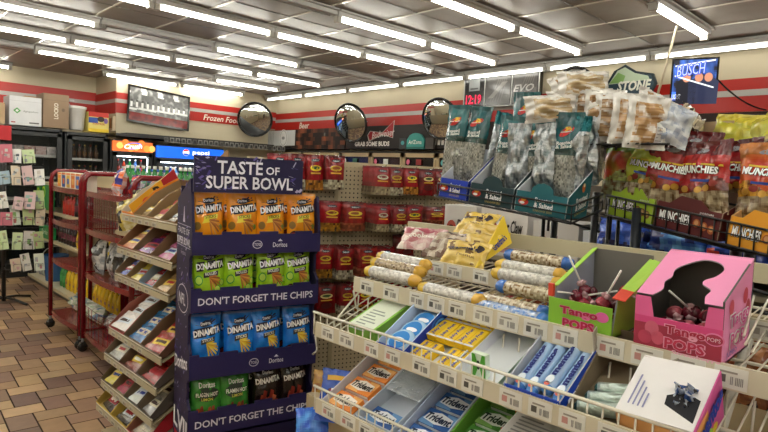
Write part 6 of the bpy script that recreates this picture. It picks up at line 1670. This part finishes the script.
pk(3, 612,121,1.93,'clear wrapped pack lying across the upper right of the pile', -.75, -.2, .22)
pk(4, 648,124,1.90,'clear wrapped pack sliding down the right of the pile', -.75, -.2, .40)
me = bag_mesh('wrapped_pack', .13,.12,.05, lambda u,v: mix('dfe4ec','8a9ec4', .25+1.2*noise.noise(Vector((u*7,v*7,8)))), None, nx=14, ny=14, seed=81, wr=.012, mt='smoothfilm')
bagobj('wrapped_pack', me, 'white and blue printed pack at the right end of the pile', 'wrapped pack', hpt(664,142,1.86), -.8, -.2, .35)
for k in range(4):
    me = bag_mesh('wrapped_pack', .10,.12,.03, lambda u,v,k=k: mix(['8a5a44','b0a090','a84a3a','c8b8a0'][k],'2a1c18', .3+1.3*noise.noise(Vector((u*7,v*7,k)))), None, nx=12, ny=12, seed=91+k, wr=.008, mt='smoothfilm')
    bagobj('wrapped_pack', me, f'brown striped pack, {ORD[k]} from the left lying behind the pile near the television', 'wrapped pack', hpt(664+k*9,128-k*1,2.15-.03*k), -.8, -.9, .25*k)
# ---- snack mix cartons and bags
def onDE(u, dz=-.058, back=.006):
    q = Dm.lerp(E_, u); return Vector((q.x+back*.72, q.y+back*.69, q.z+dz))
def mcarton(label, u0, u1, col, txt, hf=.075, tcol='ffffff', dots='7a5a2a'):
    p0 = onDE(u0); p1 = onDE(u1); yaw, w = frame(p0, p1)
    t = thing('snack_carton', label, 'carton', p0, yaw, 0, roll=-math.asin((p1.z-p0.z)/w))
    b = MB('card'); th = .003; dp_ = .13
    b.box((0,0,0),(w,dp_,th),col)
    b.slab([(0,0,0),(w,0,0),(w,0,hf),(w*.8,0,hf),(w*.66,0,hf+.022),(w*.36,0,hf+.026),(w*.2,0,hf),(0,0,hf)], (0,-1,0), th, col)
    for x, n in ((0,-1),(w,1)):
        pl_ = [(x,0,0),(x,dp_,0),(x,dp_,hf+.05),(x,0,hf)]
        b.slab(pl_[::-1] if n < 0 else pl_, (n,0,0), th, col, side=mix(col,'c8b89a',.5))
    b.box((0,dp_-th,0),(w,dp_,hf+.05),mix(col,'c8b89a',.4)); part('box_walls', b, t)
    f = MB('card'); f.text(txt, (w*.32,-.0008,hf*.50), UX, UZ, h=hf*.42, w=w*.50, col='1c1412', bold=.10); f.text(txt, (w*.32,-.0014,hf*.50), UX, UZ, h=hf*.38, w=w*.48, col=tcol, bold=.03)
    for k in range(3): f.disc((w*(.66+.11*k),-.0006,hf*(.46-.06*k)), UX, UZ, .010,.012,dots, off=.001); f.disc((w*(.66+.11*k),-.0012,hf*(.48-.06*k)), UX, UZ, .006,.007,mix(dots,'e8c080',.5), off=.0016)
    f.text('peanuts', (w*.78,-.0008,hf*.86), UX, UZ, h=.007, w=w*.2, col=mix(tcol,'000000',.2)); part('front_print', f, t)
    return t
mcarton('lime green snack mix carton in the right basket', .02, .315, 'a8c83a', 'MUNCHIES', dots='8a6a3a')
mcarton('maroon snack mix carton in the middle of the right basket', .325, .70, '5a1a1c', 'MUNCHIES', dots='b05a2a')
mcarton('golden yellow snack mix carton cut off at the right edge', .735, 1.02, 'e8a028', 'MUNCHIES', tcol='ffffff', dots='a8501a')
yde = frame(Dm, E_)[0]
def munch(seed, top, band, food, txt=True, w=.15, h=.21, low='b8a888'):
    def col(u, v):
        n = noise.noise(Vector((u*4,v*4,seed))); q = noise.noise(Vector((u*12,v*14,seed+1)))
        if v > .80+.03*math.sin(u*5): return mix(top, '180404', .2+.5*n)
        if v > .42+.08*math.sin(u*7+seed): return mix(band, top, .25+.8*n)
        if v > .30: return mix(food, '5a1c10', .45+1.2*q)
        return mix(low, '6a5032', .45+1.5*q)
    def dec(mb, S):
        if txt:
            dpoly(mb, S, [(.06,.70),(.94,.62),(.94,.645),(.06,.725)], 'e8c83a'); dtext(mb, S, 'MUNCHIES', .5,.60,.74,.11,'2a1418', rot=-.12, bold=.10, asp=1.3); dtext(mb, S, 'MUNCHIES', .5,.60,.72,.10,'ffffff', rot=-.12, bold=.04, asp=1.3, off=.0048)
            ddisc(mb, S, .5,.86,.13,.035,'8a8a90'); dpoly(mb, S, [(.3,.46),(.72,.42),(.72,.455),(.3,.49)], '2a4aa0'); 
            for k in range(5): ddisc(mb, S, .2+.15*k, .36+.04*math.sin(k*2), .075,.045, ['b8862c','8a2a1c','d8a848'][k % 3], off=.0014+.0004*k)
    return bag_mesh('snack_mix_bag', w, h, .055, col, dec, nx=28, ny=36, seed=seed, wr=.007, mt='film')
mA = munch(101,'5a1418','b01c20','8a3a1c'); mB = munch(103,'6a161a','c02420','7a2c18'); mG = munch(105,'c8d038','b8c83c','8a9a4a', True, .14,.19); mO = munch(107,'e08a3a','c83020','e0a838')
mY = munch(109,'d8c83c','b8b83a','c8b868', False, .17,.19); mGr = munch(111,'8ab02c','c8402a','b8c86a', False, .13,.18, '9aa078')
def mb_(me, px, py, d, label, dyaw=0, tilt=-.15, roll=0):
    bagobj('snack_mix_bag', me, label, 'snack mix bag', hpt(px, py, d), yde+dyaw, tilt, roll)
mb_(mGr, 620,199,1.98,'green and red snack mix bag, leftmost in the lime carton', .3, -.15, .0)
mb_(mG, 640,203,1.93,'lime snack mix bag with white lettering at the front of the lime carton', .1, -.2, .05)
mb_(mY, 652,180,2.08,'yellow snack bag leaning behind the lime carton', -.1, -.2, -.15)
mb_(mA, 665,212,1.90,'dark red snack mix bag at the left of the maroon carton', .3, -.12, .05)
mb_(mB, 685,200,2.0,'dark red snack mix bag standing behind in the maroon carton', .0, -.10, .08)
mb_(mB, 702,216,1.84,'large dark red snack mix bag at the front of the maroon carton', -.05, -.15, -.12)
mb_(mY, 722,172,2.10,'yellow snack bag behind the large dark red bag', -.1, -.3, .1)
mb_(mO, 764,222,1.80,'orange and red snack mix bag at the right edge', .05, -.12, -.05)
mb_(mA, 735,212,1.95,'dark red snack mix bag between the large one and the orange one', -.2, -.1, -.1)
mb_(mY, 750,165,2.0,'large yellow snack bag lying on top at the right edge', -.2, -.6, -.35)
mb_(mY, 772,160,1.95,'yellow snack bag partly outside the right edge of the rack top', -.2, -.5, -.4)
# cardboard sheet behind
q = hpt(688,150,2.2); m = MB('card'); m.box((-.12,0,0),(.14,.004,.09),'b8a080'); solo('card_sheet', m, 'tan cardboard sheet standing behind the snack mix bags', 'cardboard', (q.x,q.y,q.z), yde)

# ================================================================ shelf behind the rack: boxed pastries and blue packs
BS = thing('pastry_shelving', 'shelving behind the black rack holding white pastry boxes and blue packs', 'shelving', (2.5,.9,0))
m = MB('metal'); m.box((2.30,-.6,1.25),(2.72,2.1,1.27),'9a927e'); part('shelf', m, BS, world=True)
m = MB('metal'); m.box((2.30,-.6,.75),(2.72,2.1,.77),'9a927e'); m.box((2.70,-.6,0),(2.74,2.1,1.62),'4a4238'); part('back_panel', m, BS, world=True)
m = MB('metal'); m.box((2.30,-.6,1.50),(2.72,1.2,1.515),'6a6252'); part('shelf', m, BS, world=True)
def pbox(y, w, h, z, col, txt, tc, lab, x=2.32, d=.28):
    m = MB('card'); m.box((0,0,0),(w,d,h),col); m.box((.01,-.001,h*.06),(w-.01,0,h*.16),mix(col,'a83030',.6)); m.disc((w*.24,-.001,h*.45), UX, UZ, w*.16,h*.2,'a8483a', n=14); m.disc((w*.24,-.0016,h*.45), UX, UZ, w*.08,h*.1,'5a2a1c', n=12)
    m.text(txt, (w*.66,-.0012,h*.55), UX, UZ, h=h*.26, w=w*.5, col=tc, shear=.15, bold=.03); solo('pastry_box', m, lab, 'box', (x, y, z), -PI/2, bevel=.002)
pbox(1.93,.20,.22,1.271,'d8d4d0','Bear','3a2a2a','white pastry box with brown cake picture, leftmost behind the rack')
pbox(1.70,.26,.25,1.271,'e0dcd8','Bear Claw','2a2424','white pastry box reading bear claw behind the teal carton')
pbox(1.41,.22,.18,1.271,'d0ccc8','Cherry','8a2a2a','white pastry box with red lettering behind the rack posts')
pbox(1.17,.26,.16,1.271,'c8ccd4','Big Texas','2a3a8a','pale pastry box beside the blue packs')
pbox(.88,.24,.17,1.271,'d4d4d8',"Jumbo",'a82a2a','white pastry box with red lettering under the maroon carton')
pbox(.40,.24,.17,1.271,'8a2424','Swiss','f0e8d8','dark red pastry box at the right behind the rack')
for i in range(6):
    me = crumple([('1c3c9a','3a6ad8','0e1c50'),('2a5ac0','6ab0e8','14286a'),('1c2c6a','2a4ab0','c8302a')][i % 3], 140+i, .22, .15, .09)
    bagobj('blue_pack', me, f'blue foil pack, {ORD[i]} from the left behind the right basket posts', 'pack', (2.26-.0*i, .98-i*.2, 1.36 if i % 2 else 1.36), -PI/2, -.3+.1*(i % 2))
